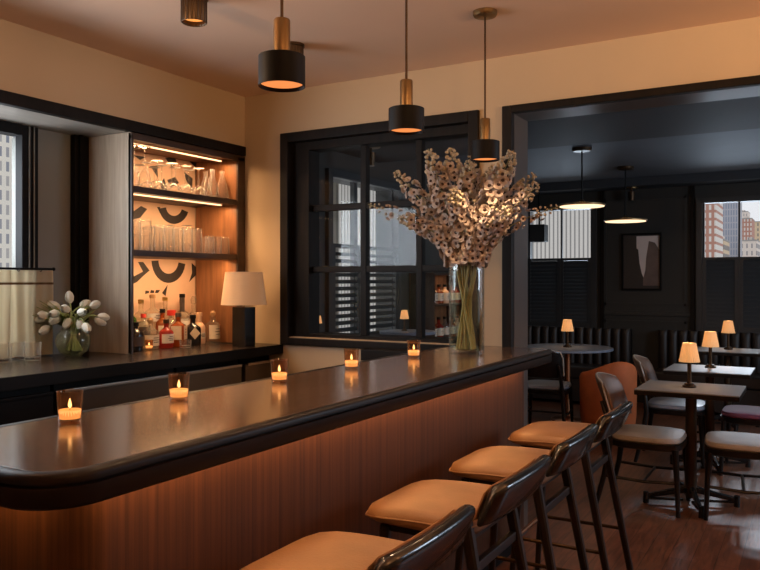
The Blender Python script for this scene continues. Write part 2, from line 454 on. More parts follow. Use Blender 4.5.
# ------------------------------------------------------------------ mesh helpers
class MB:
    def __init__(self):
        self.bm = bmesh.new()
        self.bev = False

    def box(self, x0, x1, y0, y1, z0, z1, bev=0.0, seg=2):
        xs, ys, zs = sorted((x0, x1)), sorted((y0, y1)), sorted((z0, z1))
        v = [self.bm.verts.new((x, y, z)) for x in xs for y in ys for z in zs]
        f = []
        for q in ((0, 1, 3, 2), (4, 6, 7, 5), (0, 4, 5, 1), (2, 3, 7, 6), (0, 2, 6, 4), (1, 5, 7, 3)):
            f.append(self.bm.faces.new([v[i] for i in q]))
        if bev:
            self.bev = True
            e = list({e for g in f for e in g.edges})
            bmesh.ops.bevel(self.bm, geom=e, offset=bev, segments=seg, affect='EDGES', profile=0.5)
        return self

    def loft(self, rings, cap=True, closed=True):
        vs = [[self.bm.verts.new(p) for p in r] for r in rings]
        n = len(vs[0])
        for a, b in zip(vs[:-1], vs[1:]):
            for i in range(n if closed else n - 1):
                j = (i + 1) % n
                try:
                    self.bm.faces.new((a[i], a[j], b[j], b[i]))
                except ValueError:
                    pass
        if cap and closed:
            self.bm.faces.new(list(reversed(vs[0])))
            self.bm.faces.new(vs[-1])
        return self

    def cyl(self, p0, p1, r0, r1=None, n=16, cap=True):
        p0, p1 = Vector(p0), Vector(p1)
        r1 = r0 if r1 is None else r1
        d = (p1 - p0).normalized()
        a = d.orthogonal().normalized()
        b = d.cross(a)
        R = []
        for p, r in ((p0, r0), (p1, r1)):
            R.append([p + a * (r * math.cos(2 * PI * i / n)) + b * (r * math.sin(2 * PI * i / n)) for i in range(n)])
        return self.loft(R, cap)

    def bar(self, p0, p1, w0, w1=None, side=(0, 1, 0), d0=None, d1=None):
        """square tapered bar"""
        p0, p1 = Vector(p0), Vector(p1)
        w1 = w0 if w1 is None else w1
        d0 = w0 if d0 is None else d0
        d1 = w1 if d1 is None else d1
        d = (p1 - p0).normalized()
        s = Vector(side)
        s = (s - d * s.dot(d)).normalized()
        t = d.cross(s)
        R = []
        for p, w, q in ((p0, w0, d0), (p1, w1, d1)):
            c = []
            for i, j in ((-1, -.6), (-1, .6), (-.6, 1), (.6, 1), (1, .6), (1, -.6), (.6, -1), (-.6, -1)):
                c.append(p + s * (i * w / 2) + t * (j * q / 2))
            R.append(c)
        return self.loft(R)

    def tube(self, pts, r, n=8, cap=True):
        pts = [Vector(p) for p in pts]
        rs = r if isinstance(r, (list, tuple)) else [r] * len(pts)
        R = []
        ref = None
        for i, p in enumerate(pts):
            d = (pts[min(i + 1, len(pts) - 1)] - pts[max(i - 1, 0)]).normalized()
            if ref is None:
                ref = d.orthogonal().normalized()
            ref = (ref - d * ref.dot(d)).normalized()
            b = d.cross(ref)
            R.append([p + ref * (rs[i] * math.cos(2 * PI * k / n)) + b * (rs[i] * math.sin(2 * PI * k / n)) for k in range(n)])
        return self.loft(R, cap)

    def lathe(self, prof, c=(0, 0, 0), n=24, cap=True, flute=0.0, sx=1.0, sy=1.0):
        R = []
        for r, z in prof:
            ring = []
            for i in range(n):
                q = r * (1 - (flute if i % 2 else 0))
                ring.append((c[0] + sx * q * math.cos(2 * PI * i / n), c[1] + sy * q * math.sin(2 * PI * i / n), c[2] + z))
            R.append(ring)
        return self.loft(R, cap)

    def prism(self, pts, axis, a0, a1):
        """polygon pts in the two other axes, extruded along axis from a0 to a1"""
        def P(u, v, a):
            return {'x': (a, u, v), 'y': (u, a, v), 'z': (u, v, a)}[axis]
        return self.loft([[P(u, v, a0) for u, v in pts], [P(u, v, a1) for u, v in pts]])

    def ball(self, c, r, n=10, m=6, sz=1.0):
        prof = [(max(1e-4, r * math.sin(PI * k / m)), -r * sz * math.cos(PI * k / m)) for k in range(m + 1)]
        return self.lathe(prof, c, n)

    def build(self, name, mat, parent=None, angle=35):
        bmesh.ops.recalc_face_normals(self.bm, faces=self.bm.faces)
        me = bpy.data.meshes.new(name)
        self.bm.to_mesh(me)
        self.bm.free()
        me.materials.append(M[mat] if isinstance(mat, str) else mat)
        me.shade_smooth()
        me.set_sharp_from_angle(angle=math.radians(angle))
        o = bpy.data.objects.new(name, me)
        COL.objects.link(o)
        if self.bev:
            o.modifiers.new('weighted_normal', 'WEIGHTED_NORMAL').keep_sharp = True
        if parent:
            o.parent = parent
        return o


def tag(o, label, cat, group=None, kind=None):
    o['label'] = label
    o['category'] = cat
    if group:
        o['group'] = group
    if kind:
        o['kind'] = kind
    return o


def thing(name, label, cat, loc=(0, 0, 0), rz=0.0, group=None):
    o = bpy.data.objects.new(name, None)
    o.empty_display_size = 0.1
    COL.objects.link(o)
    o.location = loc
    o.rotation_euler = (0, 0, rz)
    return tag(o, label, cat, group)


def dup(root, loc, rz=None, label=None, group=None):
    def cp(o, par):
        c = o.copy()
        COL.objects.link(c)
        c.parent = par
        for ch in [k for k in bpy.data.objects if k.parent == o]:
            cp(ch, c)
        return c
    r = cp(root, None)
    r.location = loc
    if rz is not None:
        r.rotation_euler = (0, 0, rz)
    if label:
        r['label'] = label
    if group:
        r['group'] = group
    return r


def struct(name, mb, mat, parent=None):
    o = mb.build(name, mat, parent)
    if not parent:
        o['kind'] = 'structure'
    return o


def rrect(x0, x1, y0, y1, rad, n=6):
    """rounded rectangle outline, rad = radii for corners (x0y0, x1y0, x1y1, x0y1)"""
    P = []
    for cx, cy, r, a in ((x0 + rad[0], y0 + rad[0], rad[0], PI), (x1 - rad[1], y0 + rad[1], rad[1], 1.5 * PI),
                         (x1 - rad[2], y1 - rad[2], rad[2], 0), (x0 + rad[3], y1 - rad[3], rad[3], 0.5 * PI)):
        for k in range(n + 1):
            t = a + (PI / 2) * k / n
            P.append((cx + r * math.cos(t), cy + r * math.sin(t)))
    return P


ORD = ['first', 'second', 'third', 'fourth', 'fifth', 'sixth', 'seventh', 'eighth', 'ninth', 'tenth', 'eleventh', 'twelfth', 'thirteenth', 'fourteenth', 'fifteenth', 'sixteenth']

# ------------------------------------------------------------------ the setting
XL, YB, YB2, YF = -3.29, 3.90, 4.12, 9.2
XR, YN = 2.25, -1.6
ZC, ZD = 2.65, 2.60
REC = -3.68                      # back of the recess / cabinet

struct('floor', MB().box(-3.95, XR + .2, YN - .2, YF + .25, -0.1, 0), 'floor')
struct('ceiling', MB().box(-3.95, XR + .2, YN - .2, YB + .02, ZC, ZC + .1), 'ceiling')
struct('ceiling_dining', MB().box(-3.95, XR + .2, YB2, YF + .25, ZD, ZD + .1), 'blue')
struct('ceiling_bulkhead', MB().box(XL + .001, XR, YB2, 5.66, 2.45, ZD), 'bluedark')
struct('ceiling_beam', MB().box(XL + .001, XR, 8.86, YF, 2.505, ZD), 'bluedark')
# bar room, left wall: plaster above the dark header; behind the recess a grey wall with the window
struct('wall_left', MB().box(-3.95, XL, YN, YB, 2.318, ZC).box(-3.95, REC, YN, 0.55, 0, 2.318).box(-3.95, REC, 2.78, YB, 0, 2.318)
       .box(-3.95, REC, 0.55, 2.78, 0, 1.0), 'plaster')
struct('wall_left_reveal', MB().box(REC, REC + .012, 2.60, 2.835, 1.02, 2.256), 'greywall')
struct('trim_1', MB().box(-3.32, XL + .012, 0.3, YB, 2.256, 2.318, .004), 'trimdark')
struct('ceiling_recess', MB().box(REC, -3.32, 0.3, 2.935, 2.256, 2.317), 'soffit')
struct('trim_2', MB().box(REC, REC + .05, 2.835, 2.934, 1.02, 2.256, .006).box(REC + .05, REC + .065, 2.86, 2.88, 1.02, 2.256), 'black')
# back wall: window left, opening right
WX0, WX1, WZ0, WZ1 = -2.98, -1.614, 1.02, 2.373
OX0, OZ1 = -1.42, 2.335
struct('wall_back', MB().box(-3.95, WX0 + .05, YB, YB2, 0, ZC).box(WX0 + .05, WX1 - .05, YB, YB2, 0, WZ0 + .05)
       .box(WX0 + .05, WX1 - .05, YB, YB2, WZ1 - .05, ZC).box(WX1 - .05, OX0 - .01, YB, YB2, 0, ZC)
       .box(OX0 - .01, XR + .2, YB, YB2, OZ1 + .01, ZC), 'plaster')
struct('wall_back_dining', MB().box(-3.3, WX0 + .05, YB2, YB2 + .015, 0, ZD).box(WX0 + .05, WX1 - .05, YB2, YB2 + .015, 0, WZ0 + .05)
       .box(WX0 + .05, WX1 - .05, YB2, YB2 + .015, WZ1 - .05, ZD).box(WX1 - .05, OX0 - .01, YB2, YB2 + .015, 0, ZD)
       .box(OX0 - .01, XR, YB2, YB2 + .015, OZ1 + .01, ZD), 'darkwall')
# casing of the opening
struct('trim_3', MB().box(OX0 - .055, OX0, YB - .025, YB + .02, 0, OZ1 + .04, .004).box(OX0, XR, YB - .025, YB + .02, OZ1, OZ1 + .04, .004), 'trimdark')
struct('trim_4', MB().box(OX0 - .012, OX0, YB + .02, YB2 + .02, 0, OZ1).box(OX0, XR, YB + .02, YB2 + .02, OZ1, OZ1 + .012), 'jamb')
# right-hand and rear walls outside the picture (with windows that let the daylight in)
def wall_with_holes_x(name, x0, x1, y0, y1, z1, holes, mat):
    b = MB()
    y = y0
    for (a, c, zb, zt) in holes:
        b.box(x0, x1, y, a, 0, z1)
        b.box(x0, x1, a, c, 0, zb)
        b.box(x0, x1, a, c, zt, z1)
        y = c
    b.box(x0, x1, y, y1, 0, z1)
    return struct(name, b, mat)


def wall_with_holes_y(name, y0, y1, x0, x1, z1, holes, mat):
    b = MB()
    x = x0
    for (a, c, zb, zt) in holes:
        b.box(x, a, y0, y1, 0, z1)
        b.box(a, c, y0, y1, 0, zb)
        b.box(a, c, y0, y1, zt, z1)
        x = c
    b.box(x, x1, y0, y1, 0, z1)
    return struct(name, b, mat)


wall_with_holes_x('wall_right_dining', XR, XR + .2, YB2, YF, ZD, [(4.6, 6.2, 1.0, 2.3), (7.0, 8.4, 1.0, 2.3)], 'darkwall')
struct('wall_right', MB().box(XR, XR + .2, YN, YB2, 0, ZC), 'plaster')
struct('wall_near', MB().box(-3.95, XR + .2, YN - .2, YN, 0, ZC), 'plaster')
wall_with_holes_x('wall_left_dining', -3.5, XL, YB2, YF, ZD, [(4.90, 5.98, 0.8, 2.25)], 'darkwall')
F1 = (-3.16, -2.34, 0.85, 2.31)
F2 = (-1.12, -0.34, 0.85, 2.31)
wall_with_holes_y('wall_far', YF, YF + .2, -3.5, XR + .2, ZD, [F1, F2], 'darkwall')
# mouldings on the far wall: chair rail and panels
b = MB()
b.box(-2.24, -1.22, YF - .022, YF, 1.02, 1.055, .004).box(-2.24, -1.22, YF - .012, YF, 1.055, 1.075)
for x0, x1 in ((-2.20, -1.28),):
    for (z0, z1) in ((0.30, 0.96), (1.14, 2.40)):
        b.box(x0, x1, YF - .012, YF, z0, z0 + .025).box(x0, x1, YF - .012, YF, z1 - .025, z1)
        b.box(x0, x0 + .025, YF - .012, YF, z0, z1).box(x1 - .025, x1, YF - .012, YF, z0, z1)
struct('trim_5', b, 'darkwall')
struct('baseboard_far', MB().box(XL, XR, YF - .02, YF, 0, .12, .004), 'darkwall')
struct('trim_6', MB().box(-2.245, -2.20, YF - .03, YF, 0, 2.505).box(-1.235, -1.19, YF - .03, YF, 0, 2.505), 'trimdark')


# ---- windows
def pane(name, parent, x0, x1, y0, y1, z0, z1):
    return MB().box(x0, x1, y0, y1, z0, z1).build(name, 'pane', parent)


# bar window on the left
w = struct('window_1', MB().box(-3.70, -3.64, 2.515, 2.612, 1.02, 2.256, .005)
           .box(-3.72, -3.64, 0.55, 0.63, 1.02, 2.256, .005).box(-3.72, -3.64, .63, 2.515, 2.20, 2.256).box(-3.72, -3.64, .63, 2.515, 1.0, 1.06), 'black')
pane('window_glass', w, -3.735, -3.729, .63, 2.55, 1.06, 2.20)
MB().box(-3.76, -3.715, 2.535, 2.60, 1.06, 2.20, .003).build('sash', 'greywall', w)
MB().box(-3.66, -3.632, 2.552, 2.557, 1.02, 2.256).box(-3.66, -3.632, 2.580, 2.585, 1.02, 2.256).build('jamb_groove', 'greywall', w)

# gridded window in the back wall
b = MB()
b.box(WX0, WX0 + .06, YB - .025, YB + .06, WZ0, WZ1, .004).box(WX1 - .06, WX1, YB - .025, YB + .06, WZ0, WZ1, .004)
b.box(WX0 + .06, WX1 - .06, YB - .025, YB + .06, WZ1 - .06, WZ1, .004).box(WX0 + .06, WX1 - .06, YB - .025, YB + .06, WZ0, WZ0 + .045, .004)
w = struct('window_2', b, 'trimdark')
GX = [-2.80, -2.415, -2.03, -1.655]
GZ = [1.09, 1.500, 1.892, 2.262]
b = MB()
b.box(WX0 + .06, GX[0], YB + .04, YB + .16, WZ0 + .03, WZ1 - .03).box(GX[3], WX1 - .02, YB + .04, YB + .16, WZ0 + .03, WZ1 - .03)
b.box(GX[0], GX[3], YB + .04, YB + .16, GZ[3], WZ1 - .03).box(GX[0], GX[3], YB + .04, YB + .16, WZ0 + .03, GZ[0])
b.build('sash_frame', 'trimdark', w)
for g in GX[1:3]:
    MB().box(g - .02, g + .02, YB + .075, YB + .125, GZ[0], GZ[3], .004).build('muntin', 'trimdark', w)
for g in GZ[1:3]:
    MB().box(GX[0], GX[3], YB + .08, YB + .12, g - .02, g + .02, .004).build('muntin', 'trimdarkh', w)
for i in range(3):
    for k in range(3):
        pane('pane', w, GX[i] + .001, GX[i + 1] - .001, YB + .098, YB + .102, GZ[k] + .001, GZ[k + 1] - .001)
MB().box(WX0, WX1, YB2 - .02, YB2 + .20, 1.035, 1.075, .004).build('window_sill', 'trimdarkh', w)


def shuttered(name, mapf, u0, u1, z0, zt, zs, um, mullw=.02, louv=.045, shut=.93):
    """window in a wall: u runs along the wall, d into the room"""
    def bx(mb, a, c, d0, d1, e, f, bev=0):
        p, q = mapf(a, d0), mapf(c, d1)
        return mb.box(p[0], q[0], p[1], q[1], e, f, bev)
    mb = MB()
    fw = .05
    bx(mb, u0 - fw, u0 + .01, -.02, .035, z0, zt + fw)
    bx(mb, u1 - .01, u1 + fw, -.02, .035, z0, zt + fw)
    bx(mb, u0, u1, -.02, .035, zt - .01, zt + fw)
    bx(mb, u0, u1, -.02, .05, z0 - .03, z0 + .01)
    w = struct(name, mb, 'shutter')
    mb = MB()
    bx(mb, um - mullw / 2, um + mullw / 2, -.06, -.02, z0, zt)
    bx(mb, u0, u0 + .03, -.06, -.02, z0, zt)
    bx(mb, u1 - .03, u1, -.06, -.02, z0, zt)
    bx(mb, u0, u1, -.06, -.02, zs - .03, zs - .005)
    mb.build('sash', 'shutter', w)
    mb = MB()
    bx(mb, u0, u1, -.045, -.041, z0, zt)
    mb.build('window_glass', 'pane', w)
    for (a, c) in ((u0 + .012, um - .001), (um + .001, u1 - .012)):
        mb = MB()
        st = .04
        bx(mb, a, a + st, 0, .03, z0, zs)
        bx(mb, c - st, c, 0, .03, z0, zs)
        bx(mb, a + st, c - st, 0, .03, zs - .03, zs)
        bx(mb, a + st, c - st, 0, .03, z0, z0 + .06)
        s = mb.build('shutter', 'shutter', w)
        mb = MB()
        z = z0 + .055
        while z < zs - .045:
            p0, q0 = mapf(a + st - .002, 0.000), mapf(c - st + .002, 0.000)
            p1, q1 = mapf(a + st - .002, 0.026), mapf(c - st + .002, 0.026)
            t = .006
            dz = louv * shut
            mb.loft([[(p0[0], p0[1], z + dz), (p1[0], p1[1], z), (p1[0], p1[1], z + t), (p0[0], p0[1], z + dz + t)],
                     [(q0[0], q0[1], z + dz), (q1[0], q1[1], z), (q1[0], q1[1], z + t), (q0[0], q0[1], z + dz + t)]])
            z += louv
        mb.build('louvres', 'shutter', s)
    return w


shuttered('window_3', lambda u, d: (u, YF - d), F1[0], F1[1], F1[2], F1[3], 1.705, -2.73)
shuttered('window_4', lambda u, d: (u, YF - d), F2[0], F2[1], F2[2], F2[3], 1.690, -0.735)
shuttered('window_5', lambda u, d: (XL + d, u), 4.90, 5.98, 0.80, 2.25, 1.72, 5.33, .05, .055, .45)

# ------------------------------------------------------------------ shelved cabinet in the left wall
CY0, CY1, CZ0, CZ1 = 2.935, 3.895, 1.021, 2.255
cab = thing('shelf_cabinet', 'dark wooden shelf cabinet built into the left wall with lit glass and bottle shelves', 'cabinet', (XL, 0, 0))
X = lambda x: x - XL
MB().box(X(REC + .004), X(-3.295), CY0, CY0 + .022, CZ0, CZ1).build('side_panel', 'greypanel', cab)['label'] = 'pale oak side panel facing the window'
MB().box(X(REC + .03), X(-3.295), 3.82, 3.84, CZ0, CZ1).build('side_panel', 'cabwood', cab)
b = MB()
b.box(X(-3.312), X(-3.282), CY0, CY0 + .014, CZ0, 2.242, .003).box(X(-3.312), X(-3.282), 3.822, CY1, CZ0, 2.242, .003)
b.box(X(-3.312), X(-3.282), CY0, CY1, 2.215, 2.253, .003)
b.build('face_frame', 'cabdark', cab)
MB().box(X(REC + .03), X(-3.312), CY0 + .022, 3.82, 2.232, 2.252).build('top_panel', 'cabwood', cab)
bp = MB().box(X(REC + .004), X(REC + .022), CY0 + .022, 3.82, CZ0, 2.232).build('back_panel', 'paper', cab)
bp['label'] = 'salmon printed back panel with bold black shapes'
for z in (1.925, 1.567):
    s = MB().box(X(REC + .028), X(-3.292), CY0 + .022, 3.82, z, z + .034, .002).build('shelf', 'cabdark', cab)
for z in (2.204, 1.917):
    MB().box(X(-3.365), X(-3.350), CY0 + .03, 3.74, z, z + .006).build('led_strip', 'ledwarm', cab)
# bold black print on the back panel, flat ink on paper (outlines measured in the photograph, carried to the panel's own plane)
xi0, xi1 = X(REC + .0222), X(REC + .0236)
def on_panel(px, py):
    k = (px - 380) / 755
    y = (REC + .0222) * (.8660254 + .5 * k) / (-.5 + .8660254 * k)
    d = -(REC + .0222) * .5 + y * .8660254
    return (y, 1.43 + (280.5 - py) / 755 * d)
for poly in (
    [(130.5, 285), (132.6, 277), (143, 271.6), (138, 262), (143, 262), (149.5, 270.5), (143, 276), (137, 282)],
    [(191.6, 263), (197, 268), (196, 275), (189, 282), (192, 273)],
    [(145, 294), (145.5, 290.5), (149, 291), (149, 293)], [(150, 293), (151, 290), (154, 290.5), (154, 293)], [(155, 293), (156, 290), (160, 290), (158, 293)],
    [(162, 293), (167.5, 285), (165.5, 296)],
    [(131.5, 219.5), (140, 218), (147, 209), (141, 206), (132.6, 212)], [(157, 207), (160, 207), (160, 213)],
    [(149.5, 166), (157, 166), (158, 178), (151.6, 168)], [(167, 180), (175, 177), (179, 183), (170.5, 188)], [(165, 158), (175, 157), (177, 164), (171.6, 167)],
    [(184, 172), (192.6, 178.4), (191.6, 191), (186, 180.5)], [(189.5, 161.6), (196, 160.5), (196, 168)], [(133, 155), (146, 157), (140, 160)], [(160, 184), (164, 178), (167, 190), (162, 191)],
):
    MB().prism([on_panel(*q) for q in poly], 'x', xi0, xi1).build('printed_shape', 'ink', bp)
def ink_arc(cx, cy, rx, ry, w, a0, a1, n=14):
    m_ = MB()
    for k in range(n):
        t0, t1 = [math.radians(a0 + (a1 - a0) * q / n) for q in (k, k + 1)]
        m_.prism([on_panel(cx + f * rx * math.cos(t), cy + f * ry * math.sin(t)) for f, t in ((1, t0), (1, t1), (w, t1), (w, t0))], 'x', xi0, xi1)
    bmesh.ops.remove_doubles(m_.bm, verts=m_.bm.verts, dist=1e-5)
    m_.build('printed_shape', 'ink', bp)
ink_arc(168.5, 260, 17, 23, .60, 10, 178)
ink_arc(174, 206, 15, 18, .55, 20, 172)
# LED light on the shelves
area_light('shelf_led_light', (-3.358, 3.38, 2.200), (-3.48, 3.38, 1.0), .02, 0.80, 6.5, WARM, along=(0, 1, 0))
area_light('shelf_led_light_b', (-3.358, 3.38, 1.913), (-3.48, 3.38, 1.0), .02, 0.80, 6.5, WARM, along=(0, 1, 0))
area_light('shelf_led_light_c', (-3.358, 3.38, 1.56), (-3.50, 3.38, 1.0), .02, 0.80, 5.5, WARM, along=(0, 1, 0))


# ---- back counter and the units below it
ct = thing('worktop', 'long dark wooden worktop along the left wall below the window and shelf cabinet', 'worktop', (-3.3, 2.25, .965))
MB().box(REC + .003 + 3.3, -2.972 + 3.3, .6 - 2.25, 3.893 - 2.25, 0, .055).build('top', 'counter', ct)
MB().box(-2.972 + 3.3, -2.966 + 3.3, .6 - 2.25, 3.893 - 2.25, -.003, .0545, .001).build('edge_band', 'black', ct)
units = [(0.62, 1.50, 'far left end of the dark worktop'), (1.51, 2.27, 'under the tumblers on the worktop'), (2.29, 3.05, 'under the tulip vase'), (3.07, 3.585, 'under the bottle shelf'), (3.60, 3.89, 'under the table lamp beside the back wall')]
for k, (a, c, where) in enumerate(units):
    u = thing('undercounter_fridge' if k > 1 else 'base_cabinet', ('low steel fronted fridge ' if k > 1 else 'dark low base cabinet ') + where, 'fridge' if k > 1 else 'cabinet', (-3.3, (a + c) / 2, 0), 0, 'units under the back worktop')
    h = (c - a) / 2
    MB().box(-.36, .22, -h, h, .06, .955).build('body', 'black', u)
    d = MB().box(.22, .26, -h + .01, h - .01, .12, .915, .004).build('door', 'fridgeglass' if k > 1 else 'black', u)
    MB().box(.255, .275, -h + .02, h - .02, .905, .922, .003).build('door_handle', 'steel' if k > 1 else 'black', d)
    MB().box(-.33, .18, -h + .02, h - .02, 0, .06).build('plinth', 'black', u)
l = MB().box(-2.29, -1.80, YB - .16, YB - .004, .965, 1.03, .004).build('service_ledge', 'trimdarkh')
tag(l, 'dark wooden ledge fixed to the back wall below the gridded window', 'ledge')

# ------------------------------------------------------------------ bar
BX0, BX1, BY0, BY1 = -1.765, -1.19, 0.87, 3.892
bar = thing('bar_counter', 'long wooden bar with dark moulded edge and lit slatted front', 'bar', (-1.48, 2.4, 0))
bx, by = 1.48, -2.4
def bar_ring(ins, z):
    rad = [max(.004, .10 - ins), max(.004, .12 - ins), max(.004, .05 - ins), .004]
    return [(x + bx, y + by, z) for x, y in rrect(BX0 + ins, BX1 - ins, BY0 + ins, BY1 - min(ins, .001), rad, 10)]
MB().loft([bar_ring(.034, 1.030), bar_ring(.034, 1.0695), bar_ring(.036, 1.070)]).build('bar_top', 'bartop', bar, 4)
prof = [(.0335, 1.003), (.0335, 1.0697), (.030, 1.0703), (.007, 1.0698), (.002, 1.066), (.0, 1.060), (.0, 1.052), (.010, 1.0495), (.010, 1.0465), (.0, 1.0435), (.0, 1.010), (.006, 1.003), (.0335, 1.003)]
b = MB()
b.loft([bar_ring(i, z) for i, z in prof], cap=False)
bmesh.ops.remove_doubles(b.bm, verts=b.bm.verts, dist=1e-5)
b.build('edge_moulding', 'baredge', bar, 50)
MB().box(-1.72 + bx, -1.39 + bx, 1.10 + by, BY1 + by - .002, .08, 1.028).build('body', 'cabdark', bar)
# finely slatted veneer wrapped round the front and the near end
path = [(-1.72, 1.05)]
def straight(p, q, step):
    n = max(1, int(round(math.dist(p, q) / step)))
    return [(p[0] + (q[0] - p[0]) * k / n, p[1] + (q[1] - p[1]) * k / n) for k in range(1, n + 1)]
path += straight((-1.72, 1.05), (-1.455, 1.05), .00625)
path += [(-1.455 + .10 * math.cos(a), 1.15 + .10 * math.sin(a)) for a in [-PI / 2 + PI / 2 * k / 24 for k in range(1, 25)]]
path += straight((-1.355, 1.15), (-1.355, BY1 - .004), .00625)
outer, inner = [], []
for k, p in enumerate(path):
    a, c = path[max(0, k - 1)], path[min(len(path) - 1, k + 1)]
    d = Vector((c[0] - a[0], c[1] - a[1])).normalized()
    nrm = Vector((d.y, -d.x))
    h = .0007 if k % 2 else 0
    outer.append((p[0] + nrm.x * h + bx, p[1] + nrm.y * h + by))
    inner.append((p[0] - nrm.x * .012 + bx, p[1] - nrm.y * .012 + by))
b = MB()
b.loft([[(o[0], o[1], .10), (o[0], o[1], 1.004), (q[0], q[1], 1.004), (q[0], q[1], .10)] for o, q in zip(outer, inner)])
b.build('slatted_front', 'tambour', bar, 60)
MB().box(-1.70 + bx, -1.38 + bx, 1.10 + by, BY1 + by - .002, 0, .08).build('plinth', 'black', bar)
area_light('bar_front_led', (-1.300, 2.45, .998), (-1.352, 2.45, .80), .02, 2.75, 5.2, AMBER, along=(0, 1, 0))
area_light('bar_end_led', (-1.55, .995, .998), (-1.55, 1.05, .80), .02, .30, .45, AMBER, along=(1, 0, 0))

# ------------------------------------------------------------------ pendants over the bar
def make_pendant(label):
    t = thing('pendant_lamp', label, 'pendant lamp', (0, 0, 1.975), 0, 'pendants over the bar')
    b = MB()
    b.lathe([(.061, .012), (.0635, 0), (.0655, 0), (.0655, .084), (.060, .0865), (.018, .0875), (.018, .084), (.0615, .0825), (.061, .012)], (0, 0, 0), 40, cap=False)
    b.build('lamp_shade', 'black', t)
    MB().lathe([(.060, .010), (.060, .016)], (0, 0, 0), 36).build('diffuser', 'bulb', t)
    MB().lathe([(.022, .0875), (.0235, .089), (.0235, .185), (.021, .189), (.006, .191)], (0, 0, 0), 28).build('neck', 'brass', t)
    MB().cyl((0, 0, .190), (0, 0, .654), .0045, n=10).build('rod', 'bronze', t)
    MB().lathe([(.055, .675), (.055, .660), (.050, .653), (.012, .650)], (0, 0, 0), 32).build('canopy', 'brass', t)
    return t
pl = [(-1.30, 1.700, 'black and brass pendant lamp nearest the camera, above near end of bar'),
      (-1.30, 2.445, 'black and brass pendant lamp above the middle of the bar, second of three'),
      (-1.30, 3.205, 'black and brass pendant lamp farthest back, above the tall flower vase')]
p0 = make_pendant(pl[0][2])
for k, (x, y, lb) in enumerate(pl):
    o = p0 if k == 0 else dup(p0, (0, 0, 0), label=lb)
    o.location = (x, y, 1.975)
    spot_light('pendant_light', (x, y, 1.972), (x, y, 0), 14, (1.0, .64, .36), 128, .5, .05)

# ---- fluted ceiling spots
def make_spot(label):
    t = thing('ceiling_spot', label, 'ceiling light', (0, 0, 2.65), 0, 'fluted ceiling spots')
    MB().lathe([(.060, 0), (.060, -.012), (.052, -.014)], (0, 0, 0), 28).build('canopy', 'bronze', t)
    b = MB()
    b.lathe([(.049, -.104), (.053, -.112), (.056, -.108), (.056, -.014), (.045, -.013), (.045, -.02), (.049, -.024), (.049, -.104)], (0, 0, 0), 48, cap=False, flute=.05)
    b.build('housing', 'bronze', t)
    MB().lathe([(.048, -.090), (.048, -.084)], (0, 0, 0), 24).build('lens', 'spotlens', t)
    return t
s0 = make_spot('small fluted bronze ceiling spot at top left near the camera')
s0.location = (-2.318, 2.414, 2.65)
s1 = dup(s0, (-2.345, 3.16, 2.65), label='small bronze ceiling spot partly hidden behind the nearest pendant')
for o in (s0, s1):
    spot_light('ceiling_spot_light', (o.location.x, o.location.y, 2.535), (o.location.x, o.location.y, 0), 14, WARM, 110, .7)

# ------------------------------------------------------------------ candles
def make_votive(label, group, k=1.0):
    t = thing('votive_candle', label, 'candle', (0, 0, 0), 0, group)
    b = MB()
    b.lathe([(.0245 * k, .0), (.027 * k, .003), (.0315 * k, .078 * k), (.0325 * k, .081 * k), (.030 * k, .080 * k), (.0255 * k, .012), (.001, .011)], (0, 0, 0), 28)
    b.build('glass', 'votive', t)
    MB().lathe([(.0252 * k, .0125), (.0272 * k, .034 * k), (.022 * k, .0335 * k), (.001, .0325 * k)], (0, 0, 0), 24).build('wax', 'wax', t)
    MB().cyl((0, 0, .032 * k), (0, 0, .040 * k), .0009, n=6).build('wick', 'wick', t)
    MB().lathe([(.0006, .037 * k), (.0042, .042 * k), (.0048, .046 * k), (.003, .054 * k), (.0005, .062 * k)], (0, 0, 0), 10).build('flame', 'flame', t)
    return t
cand = [(-1.632, 1.26, 'votive candle in smoky glass nearest the camera on the bar top'),
        (-1.655, 1.66, 'second votive candle from the near end of the bar'),
        (-1.640, 2.13, 'third votive candle from the near end, middle of the bar top'),
        (-1.635, 2.60, 'fourth votive candle from the near end of the bar'),
        (-1.625, 3.13, 'votive candle farthest along the bar, beside the tall flower vase')]
c0 = make_votive(cand[0][2], 'candles on the bar top')
for k, (x, y, lb) in enumerate(cand):
    o = c0 if k == 0 else dup(c0, (0, 0, 0), label=lb)
    o.location = (x, y, 1.0702)
    point_light('candle_light', (x, y, 1.0702 + .049), .55, AMBER, .003)
make_votive('low tealight in clear glass in front of the bottles on the worktop', 'tealights', .75).location = (-3.40, 3.17, 1.0202)
point_light('tealight_light', (-3.40, 3.17, 1.0575), .25, AMBER, .003)

# ------------------------------------------------------------------ tall vase of delphiniums
VX, VY, VZ = -1.484, 3.42, 1.0702
v = thing('glass_vase', 'tall clear cylinder vase holding delphiniums at far end of bar', 'vase', (VX, VY, VZ))
MB().lathe([(.083, 0), (.086, .004), (.086, .436), (.084, .438), (.082, .436), (.082, .022), (.001, .020)], (0, 0, 0), 48).build('glass', 'vaseglass', v)
MB().lathe([(.0812, .023), (.0812, .30), (.001, .301)], (0, 0, 0), 40).build('water', 'water', v)


def bez(p0, p1, p2, n):
    return [p0 * (1 - t) ** 2 + p1 * (2 * t * (1 - t)) + p2 * t * t for t in [k / n for k in range(n + 1)]]


